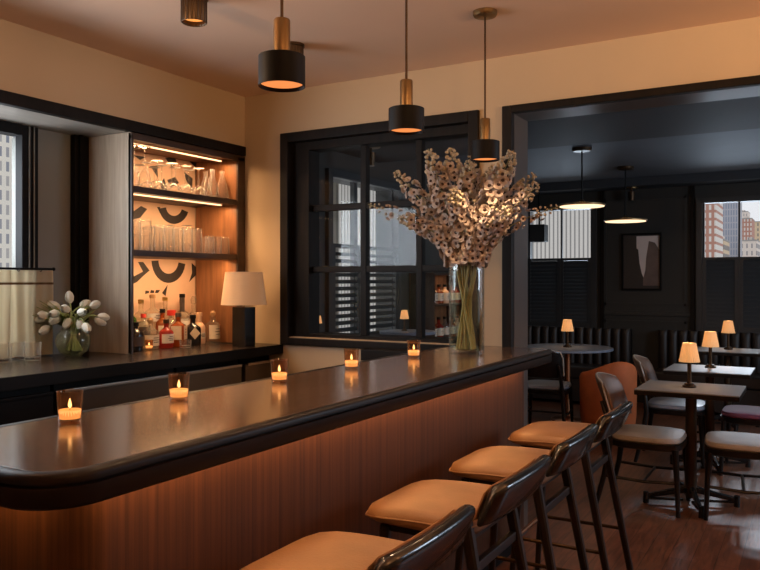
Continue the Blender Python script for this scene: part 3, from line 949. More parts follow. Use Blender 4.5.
def floret_mesh(seed):
    """one open delphinium flower: two rows of cupped petals and a dark eye, facing +z, about 1 unit in radius"""
    rnd = random.Random(seed)
    b = MB()
    for ring, (n, sc, cup) in enumerate(((5, 1.0, .40), (5, .72, .62))):
        for q in range(n):
            w = q * 2 * PI / n + ring * PI / n + rnd.uniform(-.12, .12)
            o = Vector((math.cos(w), math.sin(w), 0))
            s_ = Vector((-o.y, o.x, 0))
            l = sc * rnd.uniform(.9, 1.1)
            z = Vector((0, 0, 1))
            rows = []
            for f, ww, h in ((.12, .16, -.12), (.5, .46, .02), (.85, .50, .22), (1.04, .20, .30)):
                rows.append([o * (f * l) - s_ * (ww * l) + z * (h * cup * 2 + .05), o * (f * l) + z * (h * cup * 2 - .02), o * (f * l) + s_ * (ww * l) + z * (h * cup * 2 + .05)])
            b.loft(rows, cap=False, closed=False)
    nf = len(b.bm.faces)
    b.ball((0, 0, .10), .36, 7, 4, .7)
    b.bm.faces.ensure_lookup_table()
    for f in b.bm.faces[nf:]:
        f.material_index = 1
    me = bpy.data.meshes.new('blossom')
    b.bm.to_mesh(me)
    b.bm.free()
    me.materials.append(M['petal'])
    me.materials.append(M['eye'])
    me.shade_smooth()
    return me


def bud_mesh():
    b = MB()
    b.ball((0, 0, 0), 1.0, 8, 6, 1.2)
    me = bpy.data.meshes.new('bud')
    b.bm.to_mesh(me)
    b.bm.free()
    me.materials.append(M['bud'])
    me.shade_smooth()
    return me


FLO = [floret_mesh(k) for k in range(4)]
BUD = bud_mesh()


def delphinium(tip, label, nfl=58, big=1.0, start=0.06):
    rnd = random.Random(int(tip[0] * 1000) + int(tip[2] * 777))
    t = thing('delphinium_stem', label, 'flower', (VX, VY, VZ + .024), 0, 'delphiniums in the tall vase')
    tip = Vector(tip) - Vector((VX, VY, VZ + .024))
    h = Vector((tip.x, tip.y, 0))
    u = h.normalized() if h.length > 1e-3 else Vector((1, 0, 0))
    lat = min(1, h.length / .35)
    jit = Vector((rnd.uniform(-.032, .032), rnd.uniform(-.032, .032), 0))
    a = -u * (.036 * lat) + jit
    rim = u * (.050 * lat) + jit * .7 + Vector((0, 0, .41))
    ctrl = rim + (rim - a) * .42
    path = [a + (rim - a) * (k / 6) for k in range(6)] + bez(rim, ctrl, tip, 14)
    rr = [.0052] * 7 + [.0052 - .0037 * k / 13 for k in range(14)]
    MB().tube(path, rr[:len(path)], 6).build('stem', 'stem', t)
    up = bez(rim, ctrl, tip, 60)
    ang = rnd.uniform(0, 6)
    nb = int(nfl * .34)
    for k in range(nfl + nb):
        tipbud = k >= nfl
        f = start + (.90 - start) * (k / nfl) if not tipbud else .86 + .16 * ((k - nfl) / nb)
        i = min(59, int(f * 60))
        p = up[i]
        d = (up[min(60, i + 1)] - up[max(0, i - 1)]).normalized()
        ref = d.orthogonal().normalized()
        b2 = d.cross(ref)
        ang += 2.399963 + rnd.uniform(-.3, .3)
        o = (ref * math.cos(ang) + b2 * math.sin(ang))
        rad = (.050 - .014 * f + rnd.uniform(-.007, .006)) * big
        if tipbud:
            w_ = (k - nfl) / nb
            rad = (.034 * (1 - w_) ** .6 + .002) * big
        if tipbud or rnd.random() < .06:                # closed buds, crowded near the tip
            e = bpy.data.objects.new('bud', BUD)
            ax = (o + d * .6).normalized()
            q = (.0105 - .0055 * w_) * big * rnd.uniform(.85, 1.15) if tipbud else .0095 * big
        else:
            e = bpy.data.objects.new('blossom', FLO[k % 4])
            ax = (o + d * rnd.uniform(-.05, .45) + Vector((rnd.uniform(-.25, .25), rnd.uniform(-.25, .25), rnd.uniform(-.2, .2)))).normalized()
            q = (.0250 - .0075 * f) * big * rnd.uniform(.88, 1.14)
        COL.objects.link(e)
        e.parent = t
        e.location = p + o * rad
        e.rotation_euler = (ax.to_track_quat('Z', 'Y').to_matrix() @ Matrix.Rotation(rnd.uniform(0, 6), 3, 'Z')).to_euler()
        e.scale = (q, q, q)
    return t


T = [(-2.01, 3.36, 1.825, .72, 40), (-1.875, 3.40, 1.995, .92, 66), (-1.80, 3.56, 1.90, .9, 60), (-1.735, 3.50, 2.03, .92, 62),
     (-1.665, 3.36, 2.085, 1.08, 76), (-1.59, 3.46, 2.10, 1.1, 80), (-1.515, 3.55, 2.07, .9, 60), (-1.46, 3.40, 2.02, 1.0, 72),
     (-1.37, 3.50, 2.00, .95, 66), (-1.235, 3.40, 2.045, 1.15, 84), (-1.18, 3.56, 1.95, .9, 62), (-1.10, 3.38, 1.875, .80, 56),
     (-1.03, 3.45, 1.775, .66, 40), (-1.78, 3.27, 1.74, .85, 52), (-1.20, 3.28, 1.76, .85, 52), (-1.47, 3.23, 1.86, 1.0, 66)]
T.sort(key=lambda q: q[0])
for k, (x, y, z, bg_, n) in enumerate(T):
    kind = 'short low' if z < 1.8 else ('tall' if z > 2.02 else 'medium')
    w = 'leftmost' if k == 0 else ('rightmost' if k == len(T) - 1 else ORD[k])
    tail = 'delphinium spike in the glass vase on the bar' if k in (0, len(T) - 1) else 'delphinium spike by tip from the left in the tall glass vase'
    delphinium((x, y, z), '%s %s pale lilac %s' % (kind, w, tail) if k in (0, len(T) - 1) else '%s pale lilac delphinium spike, %s tip from the left in the tall vase' % (kind, w), int(n * 1.1), bg_ * 1.08)

# ------------------------------------------------------------------ bowl vase of tulips on the worktop
TX, TY, TZ = -3.47, 2.70, 1.0202
v = thing('bowl_vase', 'round clear glass bowl vase full of green stems on the worktop', 'vase', (TX, TY, TZ))
prof = [(.035, 0), (.040, .002), (.070, .026), (.086, .055), (.090, .085), (.083, .118), (.062, .146), (.050, .156), (.048, .154), (.060, .143), (.080, .116), (.087, .085), (.083, .056), (.067, .029), (.030, .008)]
MB().lathe(prof, (0, 0, 0), 36).build('glass', 'bowlglass', v)
MB().lathe([(.030, .010), (.066, .030), (.082, .057), (.086, .085), (.079, .115), (.001, .116)], (0, 0, 0), 30).build('water', 'bowlwater', v)
tul = [(-1.25, -.02), (-1.08, .10), (-.92, -.10), (-.75, .04), (-.58, .13), (-.42, -.08), (-.25, .05), (-.08, .14), (.08, -.08), (.24, .06), (.40, .14), (.56, -.06), (.72, .08), (.90, -.02), (1.05, .10), (1.20, .02)]
rt = Vector((math.cos(math.radians(30)), math.sin(math.radians(30)), 0))
fwv = Vector((-math.sin(math.radians(30)), math.cos(math.radians(30)), 0))
for k, (s, dp) in enumerate(tul):
    rnd = random.Random(k + 50)
    lean = .105 * s
    zt = (.265, .205, .240)[k % 3] - .040 * s * s + rnd.uniform(-.012, .012)
    tip = rt * lean + fwv * (dp * .5 - (0, .08, .04)[k % 3]) + Vector((0, 0, zt))
    w = ('leftmost', 'rightmost')[k > 0] if k in (0, len(tul) - 1) else ORD[k]
    lb = '%s drooping white tulip in the round bowl vase' % w if k in (0, len(tul) - 1) else 'white tulip, %s bloom from the left in the bowl vase' % w
    t = thing('tulip', lb, 'flower', (TX, TY, TZ + .012), 0, 'white tulips in the bowl vase')
    a = Vector((-.050 * s + rnd.uniform(-.012, .012), rnd.uniform(-.035, .035), 0.022))
    mid = Vector((.030 * s, rnd.uniform(-.02, .02), .140))
    path = bez(a, (a + mid) * .5 + Vector((-.018 * s, 0, 0)), mid, 5)[:-1] + bez(mid, mid + (mid - a) * .5 + Vector((0, 0, .03)), tip, 7)
    MB().tube(path, [.0062] * 5 + [.0042] * (len(path) - 5), 6).build('stem', 'leaf', t)
    d = (path[-1] - path[-2]).normalized()
    q = d.to_track_quat('Z', 'Y').to_matrix()
    hb = MB()
    for ring in range(2):
        for j in range(3):
            ang = j * 2 * PI / 3 + ring * PI / 3 + k
            rows = []
            for zz, rr, ww in ((0, .004, .004), (.012, .0155, .013), (.028, .0185, .0155), (.044, .014, .011), (.054, .007, .002)):
                zz, rr, ww = zz * 1.3, rr * 1.3 * (1 - .12 * ring), ww * 1.3
                row = []
                for s2 in (-1, 0, 1):
                    aa = ang + s2 * ww / max(rr, .006) * .9
                    row.append(path[-1] + q @ Vector((rr * math.cos(aa), rr * math.sin(aa), zz)))
                rows.append(row)
            hb.loft(rows, cap=False, closed=False)
    hb.build('bloom', 'tulip', t, 60)
    for lf in range(3):
        L0 = path[4]
        side = (rt * (1 if s > 0 else -1) * rnd.uniform(.03, .085) + Vector((0, rnd.uniform(-.06, .03), .075 + rnd.uniform(-.03, .04))))
        P = bez(L0, L0 + Vector((side.x * .25, side.y * .25, side.z * .8)), L0 + side * rnd.uniform(1.2, 1.75), 6)
        rows = []
        for i, pnt in enumerate(P):
            wv = .013 * math.sin(PI * min(1, .12 + i / 6.4))
            rows.append([pnt - fwv * wv, pnt + Vector((0, 0, -.003)), pnt + fwv * wv])
        MB().loft(rows, cap=False, closed=False).build('leaf', 'leaf', t)

# ------------------------------------------------------------------ tumblers, curtain, table lamp on the worktop
def make_tumbler(name, label, cat, group, r, h, mat='clear', base=.008):
    t = MB()
    t.lathe([(r * .90, 0), (r * .94, .002), (r, h), (r * .97, h), (r * .88, base + .002), (.001, base)], (0, 0, 0), 22)
    return tag(t.build(name, mat), label, cat, group)
g = make_tumbler('tumbler', 'clear rocks glass at the left edge of the worktop by the curtain', 'glass', 'rocks glasses by the curtain', .042, .092, base=.016)
g.location = (-3.53, 2.335, 1.0202)
for (x, y, lb) in ((-3.475, 2.46, 'clear rocks glass nearest the tulip vase, right of three'), (-3.575, 2.44, 'clear rocks glass standing behind two others by the curtain')):
    o = g.copy()
    COL.objects.link(o)
    o.location = (x, y, 1.0202)
    o['label'] = lb

def curtain(y0, y1, label, seed):
    rnd = random.Random(seed)
    t = thing('cafe_curtain', label, 'curtain', (-3.605, y0, 1.03), 0, 'cafe curtains at the bar window')
    n = 60
    def sheet(z0, z1, off, mat, nm_, thick=.0022):
        rings = []
        nz = 10
        for i in range(n + 1):
            u = (y1 - y0) * i / n
            col = []
            for k in range(nz + 1):
                z = z0 + (z1 - z0) * k / nz
                amp = .012 - .005 * z / .45
                x = amp * math.sin(u * 46 + seed + .5 * math.sin(z * 5)) + .005 * math.sin(u * 113 + seed * 2)
                col.append((x + off, u + .004 * math.sin(z * 9 + u * 20), z))
            ring = [(p[0], p[1], p[2]) for p in col] + [(p[0] - thick, p[1], p[2]) for p in reversed(col)]
            rings.append(ring)
        return MB().loft(rings).build(nm_, mat, t, 60)
    sheet(0, .455, 0, 'curtain', 'cloth')
    sheet(.378, .390, .0028, 'ribbon', 'ribbon_band', .003)
    return t
curtain(0.66, 1.594, 'cream linen cafe curtain beyond the left picture edge', 5)
curtain(1.60, 2.418, 'cream linen cafe curtain at the left picture edge, larger panel', 1)
curtain(2.424, 2.665, 'narrow cream linen cafe curtain panel beside the black window frame', 3)
rod = thing('curtain_rod', 'thin black curtain rod above the cream cafe curtains', 'curtain rod', (-3.605, 0, 1.492))
MB().cyl((0, .64, 0), (0, 2.68, 0), .006, n=10).ball((0, 2.68, 0), .010).build('rod', 'black', rod)
for y in (1.68, 1.86, 2.04, 2.22, 2.36, 2.47, 2.60):
    b = MB()
    b.tube([(.0095 * math.cos(a), y, .0095 * math.sin(a) - .004) for a in [k * PI / 6 for k in range(12)]], .0018, 5, cap=False)
    b.build('ring', 'black', rod)
MB().cyl((-.035, 2.63, 0), (0.0, 2.63, 0), .006, n=8).build('bracket', 'black', rod)

def drum_shade(r0, r1, h, z, n=44):
    b = MB()
    b.lathe([(r0, z), (r1, z + h), (r1 - .003, z + h), (r0 - .003, z), (r0, z)], (0, 0, 0), n, cap=False)
    return b
lx, ly = -3.105, 3.672
t = thing('table_lamp', 'table lamp with cream shade and square black base on the worktop', 'lamp', (lx, ly, 1.0202))
MB().box(-.052, .052, -.052, .052, 0, .245, .005).build('base', 'blackgloss', t)
MB().cyl((0, 0, .245), (0, 0, .33), .008, n=12).build('neck', 'brass', t)
drum_shade(.142, .116, .205, .258).build('lamp_shade', 'shade', t)
MB().ball((0, 0, .385), .026).build('bulb', 'lampbulb', t)
b = MB()
for k in range(3):
    a = k * 2 * PI / 3
    b.cyl((0, 0, .33), (.118 * math.cos(a), .118 * math.sin(a), .452), .0016, n=5)
b.build('shade_ring', 'brass', t)
point_light('table_lamp_light', (lx, ly, 1.0202 + .385), 4.6, (1.0, 0.52, 0.23), .028)
MB_c = MB().tube([(lx - .056, ly + .01, 1.026), (lx - .12, ly + .05, 1.0255), (lx - .20, ly + .03, 1.0255), (-3.43, 3.74, 1.0255), (-3.50, 3.80, 1.0255)], .0035, 6)
tag(MB_c.build('lamp_cord', 'black'), 'thin black cord running behind the table lamp base', 'cord')

# ------------------------------------------------------------------ glassware on the shelves
ZS1, ZS2 = 1.9592, 1.6012
def stemglass_mesh(rb, hb, hs, rf):
    """upside-down stemmed glass standing on its rim"""
    b = MB()
    H = hb + hs
    b.lathe([(rb * .82, 0), (rb * .97, hb * .35), (rb, hb * .55), (rb * .72, hb * .85), (.010, hb), (.0042, hb + .012), (.004, H - .012), (.008, H - .006), (rf, H - .001), (rf, H),
             (.001, H + .0005)], (0, 0, 0), 20)
    return b
def place(meshobj, pts, z, names, group):
    for k, (x, y) in enumerate(pts):
        o = meshobj if k == 0 else meshobj.copy()
        if k:
            COL.objects.link(o)
        o.location = (x, y, z)
        o['label'] = names(k)
        o['group'] = group
G1 = 'stemmed glasses on the top shelf'
o = stemglass_mesh(.034, .115, .125, .035).build('wine_glass', 'clear')
tag(o, '', 'glass')
pts = [(-3.345, 3.005), (-3.345, 3.085), (-3.43, 3.00), (-3.43, 3.08), (-3.52, 3.01), (-3.52, 3.09), (-3.60, 3.04)]
wn = ['front left upside-down tall wine glass on the top shelf', 'front upside-down tall wine glass, second from the left on top shelf', 'upside-down tall wine glass behind the front left one on the top shelf',
      'upside-down tall wine glass in the second row, second from left, top shelf', 'third row upside-down tall wine glass at left of the top shelf', 'third row upside-down tall wine glass second from left, top shelf',
      'rearmost upside-down tall wine glass at the left of the top shelf']
place(o, pts, ZS1, lambda k: wn[k], G1)
o = stemglass_mesh(.046, .062, .115, .036).build('coupe_glass', 'clear')
tag(o, '', 'glass')
pts = [(-3.365, 3.20), (-3.365, 3.315), (-3.365, 3.43), (-3.365, 3.545), (-3.47, 3.22), (-3.47, 3.335), (-3.47, 3.45), (-3.47, 3.565), (-3.58, 3.26), (-3.58, 3.38)]
place(o, pts, ZS1, lambda k: 'upside-down coupe glass, %s from the left in the %s row of the top shelf' % (ORD[k % 4], ('front', 'second', 'rear')[k // 4]), G1)
b = MB()
b.lathe([(.044, 0), (.046, .003), (.046, .012), (.030, .09), (.015, .15), (.0135, .172), (.018, .187), (.0165, .187), (.012, .172), (.0135, .15), (.028, .09), (.043, .015), (.001, .010)], (0, 0, 0), 22)
o = b.build('carafe', 'clear')
tag(o, '', 'carafe')
pts = [(-3.37, 3.675), (-3.47, 3.72), (-3.37, 3.768)]
cn = ['clear conical carafe, left one at the right end of the top shelf', 'clear conical carafe behind two others at the right end of the top shelf', 'rightmost clear conical carafe on the top shelf']
place(o, pts, ZS1, lambda k: cn[k], 'carafes on the top shelf')
G2 = 'tumblers on the second shelf'
def tumbler_down(r, h):
    b = MB()
    b.lathe([(r, 0), (r * .90, h - .002), (r * .88, h), (.001, h), (.001, h - .008), (r * .84, h - .008), (r * .95, 0), (r, 0)], (0, 0, 0), 20, cap=False)
    return b
o = tumbler_down(.036, .152).build('highball_glass', 'clear')
tag(o, '', 'glass')
pts = [(-3.345, 3.19 + .079 * k) for k in range(5)] + [(-3.43, 3.20 + .079 * k) for k in range(5)] + [(-3.52, 3.17 + .079 * k) for k in range(5)]
place(o, pts, ZS2, lambda k: 'upside-down tall highball glass, %s from the left in the %s row of the second shelf' % (ORD[k % 5], ('front', 'middle', 'rear')[k // 5]), G2)
o = tumbler_down(.037, .088).build('rocks_glass', 'clear')
tag(o, '', 'glass')
pts = []
for r in range(2):
    for c in range(2):
        pts.append((-3.345 - .085 * r, 3.005 + .085 * c))
lab4 = ['front left', 'front right', 'rear left', 'rear right']
place(o, pts, ZS2, lambda k: 'bottom glass of the %s stack of two rocks glasses, left of second shelf' % lab4[k], G2)
o2 = o.copy()
COL.objects.link(o2)
place(o2, pts, ZS2 + .0885, lambda k: 'top glass of the %s stack of two rocks glasses, left of second shelf' % lab4[k], G2)
o = tumbler_down(.030, .112).build('small_tumbler', 'clear')
tag(o, '', 'glass')
pts = [(-3.35, 3.628), (-3.35, 3.70), (-3.35, 3.772), (-3.44, 3.68), (-3.44, 3.752)]
sn = ['front left small tumbler upside down at the right end of the second shelf', 'front middle small tumbler upside down at right end of second shelf', 'rightmost front small tumbler upside down on the second shelf',
      'rear left small tumbler upside down at right end of second shelf', 'rear right small tumbler upside down at right end of second shelf']
place(o, pts, ZS2, lambda k: sn[k], G2)
o = stemglass_mesh(.032, .07, .115, .034).build('cordial_glass', 'clear')
tag(o, '', 'glass')
place(o, [(-3.52, 3.60), (-3.60, 3.53)], ZS2, lambda k: 'upside-down stemmed glass rising behind the tumblers, %s one, second shelf' % ('front', 'rear')[k], G2)

# ------------------------------------------------------------------ bottles
def bottle(label, x, y, r, hb, hn, rn, mat, capmat, lab=None, labmat='label_cream', shape='round', capr=None, caph=.022, stopper=False, z=1.0202, cat='bottle', neck=None, rz=0.5):
    t = thing('bottle', label, cat, (x, y, z), rz, 'spirit bottles below the shelves')
    r *= 1.28
    rn *= 1.15
    sh = .030
    H = hb + hn
    prof = [(r * .86, 0), (r, .005), (r, hb - sh), (r * .92, hb - sh * .6), (rn * 1.5, hb - sh * .12), (rn, hb + .006), (rn, H), (rn * .5, H)]
    n = 24
    b = MB()
    if shape == 'square':
        R = []
        for q, zz in prof:
            rr = []
            for i in range(n):
                a = 2 * PI * i / n
                k = (abs(math.cos(a)) ** 5 + abs(math.sin(a)) ** 5) ** (-1 / 5) if q > rn * 1.6 else 1
                rr.append((q * k * math.cos(a), q * k * math.sin(a), zz))
            R.append(rr)
        b.loft(R)
    else:
        b.lathe(prof, (0, 0, 0), n)
    b.build('body', mat, t)
    cr = capr or rn * 1.25
    c = MB()
    if stopper:
        c.lathe([(rn * .8, H), (rn * .8, H + .006), (cr, H + .010), (cr * 1.05, H + .010 + caph * .5), (cr * .6, H + .010 + caph), (.001, H + .011 + caph)], (0, 0, 0), 16)
    else:
        c.lathe([(cr, H - caph * .5), (cr, H + caph * .5), (cr * .9, H + caph * .5 + .002), (.001, H + caph * .5 + .002)], (0, 0, 0), 16)
    c.build('stopper' if stopper else 'cap', capmat, t)
    if neck:
        MB().lathe([(rn * 1.06, hb + .008), (rn * 1.06, H - .012)], (0, 0, 0), 16).build('neck_foil', neck, t)
    if lab:
        z0, z1 = lab
        l = MB()
        if shape == 'square':
            l.box(r * .985, r * 1.02, -r * .72, r * .72, z0, z1)
            l.box(-r * .72, r * .72, -r * 1.02, -r * .985, z0, z1)
        else:
            m = 16
            R = []
            for q, zz in ((r * 1.015, z0), (r * 1.015, z1), (r * 1.003, z1), (r * 1.003, z0), (r * 1.015, z0)):
                R.append([(q * math.cos(-1.9 + 2.9 * i / m), q * math.sin(-1.9 + 2.9 * i / m), zz) for i in range(m + 1)])
            l.loft(R, cap=False, closed=False)
        lo = l.build('label', labmat, t)
        s = MB()
        for q in range(3):
            zz = z0 + (z1 - z0) * (.3 + .2 * q)
            aa = .5 if q != 1 else .75
            if shape == 'square':
                s.box(r * 1.02, r * 1.026, -r * .5 * aa, r * .5 * aa, zz, zz + .004)
            else:
                m = 6
                R = []
                for qq, z3 in ((r * 1.018, zz), (r * 1.018, zz + .004)):
                    R.append([(qq * math.cos(-.45 + aa * (i / m - .5) * 1.6), qq * math.sin(-.45 + aa * (i / m - .5) * 1.6), z3) for i in range(m + 1)])
                s.loft(R, cap=False, closed=False)
        s.build('label_lines', 'label_dark', lo)
    return t
bottle('squat clear bottle with cream label at front left of the bottles', -3.46, 3.235, .040, .125, .028, .014, 'bottle_clear', 'cork', (.02, .085), 'label_cream', capr=.018, stopper=True, caph=.024)
bottle('red liqueur bottle with white label in the front row', -3.43, 3.335, .034, .120, .04, .012, 'bottle_red', 'bronze', (.030, .085), 'label_white')
bottle('amber whisky bottle with narrow cream label in the front row', -3.43, 3.435, .036, .150, .045, .013, 'bottle_amber', 'label_dark', (.045, .13), 'label_cream', shape='square')
t = bottle('squat black bottle with a cream diamond label in the front row', -3.415, 3.545, .036, .135, .045, .014, 'bottle_black', 'black', shape='square', rz=-.5)
MB().prism([(-.034, .078), (0, .040), (.034, .078), (0, .116)], 'x', .0462, .0472).build('diamond_label', 'label_cream', t)
bottle('peach ceramic bottle right of the black diamond label bottle', -3.46, 3.645, .033, .135, .055, .016, 'ceramic', 'ceramic', (.035, .075), 'label_cream')
bottle('clear bottle with cream label and ball stopper at right end of the row', -3.42, 3.735, .035, .145, .03, .013, 'bottle_clear', 'cork', (.03, .12), 'label_cream', capr=.018, stopper=True, caph=.026)
bottle('tall clear bottle with a long dark and white neck behind the black bottle', -3.56, 3.60, .036, .20, .11, .013, 'bottle_clear', 'black', (.03, .15), 'label_white', neck='label_dark')
bottle('tall clear decanter with a tall glass stopper behind the ceramic bottle', -3.57, 3.715, .036, .20, .05, .012, 'bottle_clear', 'bottle_clear', None, capr=.019, stopper=True, caph=.045)
bottle('bottle with a round red cap behind the amber whisky bottle', -3.53, 3.475, .034, .165, .04, .014, 'bottle_clear', 'redcap', (.04, .14), 'label_cream', capr=.028, caph=.032)
bottle('tall clear bottle with gold cap at back centre of the bottles', -3.61, 3.50, .034, .215, .075, .012, 'bottle_clear', 'gold', (.05, .17), 'label_cream')
bottle('tall clear bottle with white and dark label at back left', -3.60, 3.385, .038, .235, .075, .013, 'bottle_clear', 'cork', (.155, .205), 'label_white')
bottle('dark stout bottle at the left end of the bottle shelf', -3.42, 3.085, .036, .125, .03, .013, 'bottle_black', 'black', (.03, .085), 'label_dark')
bottle('green bottle with pale label at the back left corner', -3.55, 3.13, .036, .195, .06, .013, 'bottle_green', 'bottle_green', (.07, .12), 'label_white')
bottle('bottle with a small red cap between the green and clear bottles', -3.54, 3.255, .032, .165, .03, .012, 'bottle_clear', 'redcap', (.03, .13), 'label_dark', capr=.016)
bottle('tall clear bottle with cream label and gold cap, second from the back left corner', -3.60, 3.29, .033, .22, .06, .012, 'bottle_clear', 'gold', (.06, .16), 'label_cream')
bottle('amber bottle with dark cap standing between the two tall back clear bottles', -3.53, 3.40, .032, .17, .05, .012, 'bottle_amber', 'black', (.04, .13), 'label_cream')
bottle('tall clear bottle with dark label directly behind the black diamond label bottle', -3.62, 3.66, .033, .215, .06, .012, 'bottle_clear', 'cork', (.05, .16), 'label_white')
bottle('green bottle with white label behind the squat clear bottle', -3.60, 3.20, .033, .20, .06, .012, 'bottle_green', 'gold', (.06, .15), 'label_white')
g = make_tumbler('rocks_glass', 'low clear glass in front of the amber whisky bottle', 'glass', 'glasses among the bottles', .036, .045, base=.010)
g.location = (-3.345, 3.41, 1.0202)

# ------------------------------------------------------------------ bar stools
def superloop(cx, cy, hx, hy, z, n=32, e=4.0, dome=None):
    P = []
    for i in range(n):
        a = 2 * PI * i / n
        k = (abs(math.cos(a)) ** e + abs(math.sin(a)) ** e) ** (-1 / e)
        P.append((cx + hx * k * math.cos(a), cy + hy * k * math.sin(a), z))
    return P


def cushion(cx, cy, hx, hy, z0, z1, e=4.0, dome=.012):
    b = MB()
    R = [superloop(cx, cy, hx * .95, hy * .95, z0, e=e), superloop(cx, cy, hx, hy, z0 + (z1 - z0) * .3, e=e), superloop(cx, cy, hx, hy, z0 + (z1 - z0) * .62, e=e),
         superloop(cx, cy, hx * .965, hy * .965, z1, e=e)]
    for f, d in ((.85, .5), (.6, .85), (.3, .97), (.02, 1.0)):
        R.append(superloop(cx, cy, hx * f, hy * f, z1 + dome * d, e=e if f > .5 else 2.5))
    return b.loft(R)


def shell(u_n, xc, zc, width, bow, height, th, lean, z0, taper=.0, lo_drop=0.0, sq=.25):
    """curved padded backrest: closed rounded section swept across the width"""
    rings = []
    for i in range(u_n + 1):
        u = -1 + 2 * i / u_n
        end = 1 - max(0, (abs(u) - .90) / .10) ** 2 * .55
        hh = height * (1 - taper * u * u) * (1 if abs(u) < .9 else .75 + .25 * end)
        t = th * end
        x0 = xc - bow * u * u
        ring = []
        m = 8
        sec = []
        for k in range(m):
            a = -PI / 2 + PI * k / (m - 1)
            sec.append((t / 2 * math.cos(a), hh / 2 * (1 if a > 0 else -1) * (abs(math.sin(a)) ** sq)))
        for k in range(m):
            a = PI / 2 + PI * k / (m - 1)
            sec.append((t / 2 * math.cos(a), hh / 2 * (1 if math.sin(a) > 0 else -1) * (abs(math.sin(a)) ** sq)))
        zmid = z0 + hh / 2 - lo_drop * u * u
        for sx, sz in sec:
            ring.append((x0 + sx + lean * (sz + hh / 2), u * width / 2, zmid + sz))
        rings.append(ring)
    return rings


def make_stool(label):
    t = thing('bar_stool', label, 'bar stool', (0, 0, 0), 0, 'stools along the bar')
    def wedge(v):
        q = max(0.0, min(1.0, (.02 - v[0]) / .25))
        return (v[0], v[1], v[2] - .016 * q * q if v[2] > .715 else v[2] + .004 * q)
    cb = cushion(-.038, 0, .190, .210, .692, .742, 6.0, .012)
    for v in cb.bm.verts:
        v.co = wedge(v.co)
    st = cb.build('seat', 'leather_tan', t, 60)
    w = [wedge(q) for q in superloop(-.038, 0, .1915, .2115, .7205, 40, 6.0)]
    MB().tube(w + [w[0]], .0030, 6, cap=False).build('piping', 'leather_tan', st)
    MB().box(-.165, .12, -.165, .165, .660, .686, .006).build('seat_frame', 'stoolwood', t)
    br = MB().loft(shell(20, .200, 0, .462, .016, .124, .052, .42, .745, .04, 0, .32)).build('backrest', 'leather_black', t, 60)
    MB().loft(shell(20, .172, 0, .425, .014, .105, .012, .42, .752, .04)).build('back_pad', 'leather_tan', br, 60)
    for s in (-1, 1):
        MB().bar((.118, s * .172, .745), (.262, s * .190, 0), .034, .026, (0, 1, 0)).build('leg', 'stoolwood', t)
        MB().bar((-.150, s * .165, .680), (-.200, s * .190, 0), .032, .024, (0, 1, 0)).build('leg', 'stoolwood', t)
        MB().cyl((-.180, s * .181, .27), (.208, s * .185, .27), .008, n=10).build('stretcher', 'bronze', t)
    MB().cyl((-.180, -.181, .27), (-.180, .181, .27), .009, n=10).build('foot_rest', 'copper', t)
    MB().box(.130, .152, -.172, .172, .585, .615, .004).build('brace', 'stoolwood', t)
    return t
names = ['tan leather bar stool nearest the camera, cut off by the bottom edge', 'second tan leather bar stool from the camera along the bar', 'third tan leather bar stool from the camera along the bar', 'tan leather bar stool farthest from the camera, at far end of bar']
s0 = make_stool(names[0])
for k, y in enumerate((1.555, 2.185, 2.80, 3.44)):
    o = s0 if k == 0 else dup(s0, (0, 0, 0), label=names[k])
    o.location = (-.995, y, 0)

# ------------------------------------------------------------------ dining tables, lamps, chairs
def make_table(label):
    t = thing('dining_table', label, 'table', (0, 0, 0), 0, 'small dining tables')
    MB().box(-.30, .30, -.255, .255, .741, .748, .002).build('table_top', 'tabletop', t)
    MB().box(-.301, .301, -.256, .256, .712, .741, .003).build('edge_band', 'chairwood', t)
    MB().cyl((0, 0, .05), (0, 0, .712), .034, n=20).build('column', 'bronze', t)
    MB().box(-.15, .15, -.12, .12, .700, .712).build('top_plate', 'black', t)
    for a in (.35, .35 + PI / 2, .35 + PI, .35 + 1.5 * PI):
        d = Vector((math.cos(a), math.sin(a), 0))
        s = Vector((-d.y, d.x, 0))
        b = MB()
        b.bar(Vector((0, 0, .105)), d * .275 + Vector((0, 0, .045)), .035, .022, s, .045, .025)
        b.bar(d * .05 + Vector((0, 0, .03)), d * .275 + Vector((0, 0, .03)), .020, .020, s, .016, .016)
        b.cyl(d * .275, d * .275 + Vector((0, 0, .07)), .019, .017, 14)
        b.build('foot', 'blackgloss', t)
    return t
def make_lamp(label):
    t = thing('small_table_lamp', label, 'lamp', (0, 0, 0), 0, 'small table lamps')
    MB().lathe([(.040, 0), (.042, .004), (.042, .012), (.030, .016), (.030, .024), (.016, .028), (.014, .034)], (0, 0, 0), 24).build('base', 'bronze', t)
    MB().lathe([(.0135, .034), (.0125, .10), (.013, .155), (.017, .158), (.017, .164), (.006, .168)], (0, 0, 0), 20).build('stem', 'bronze', t)
    b = MB()
    b.lathe([(.064, .163), (.041, .283), (.0395, .283), (.0625, .163), (.064, .163)], (0, 0, 0), 64, cap=False, flute=.045)
    b.build('lamp_shade', 'pleated', t)
    return t
tabs = [(-.690, 5.165, 'square grey topped pedestal table nearest the camera'), (-.710, 6.330, 'second pedestal table in the row, behind the nearest one'), (-.750, 8.13, 'rearmost small table in front of the right banquette')]
t0 = make_table(tabs[0][2])
for k, (x, y, lb) in enumerate(tabs):
    o = t0 if k == 0 else dup(t0, (0, 0, 0), label=lb)
    o.location = (x, y, 0)
o = dup(t0, (-.02, 8.13, 0), label='small table partly cut off by the right picture edge before the banquette')
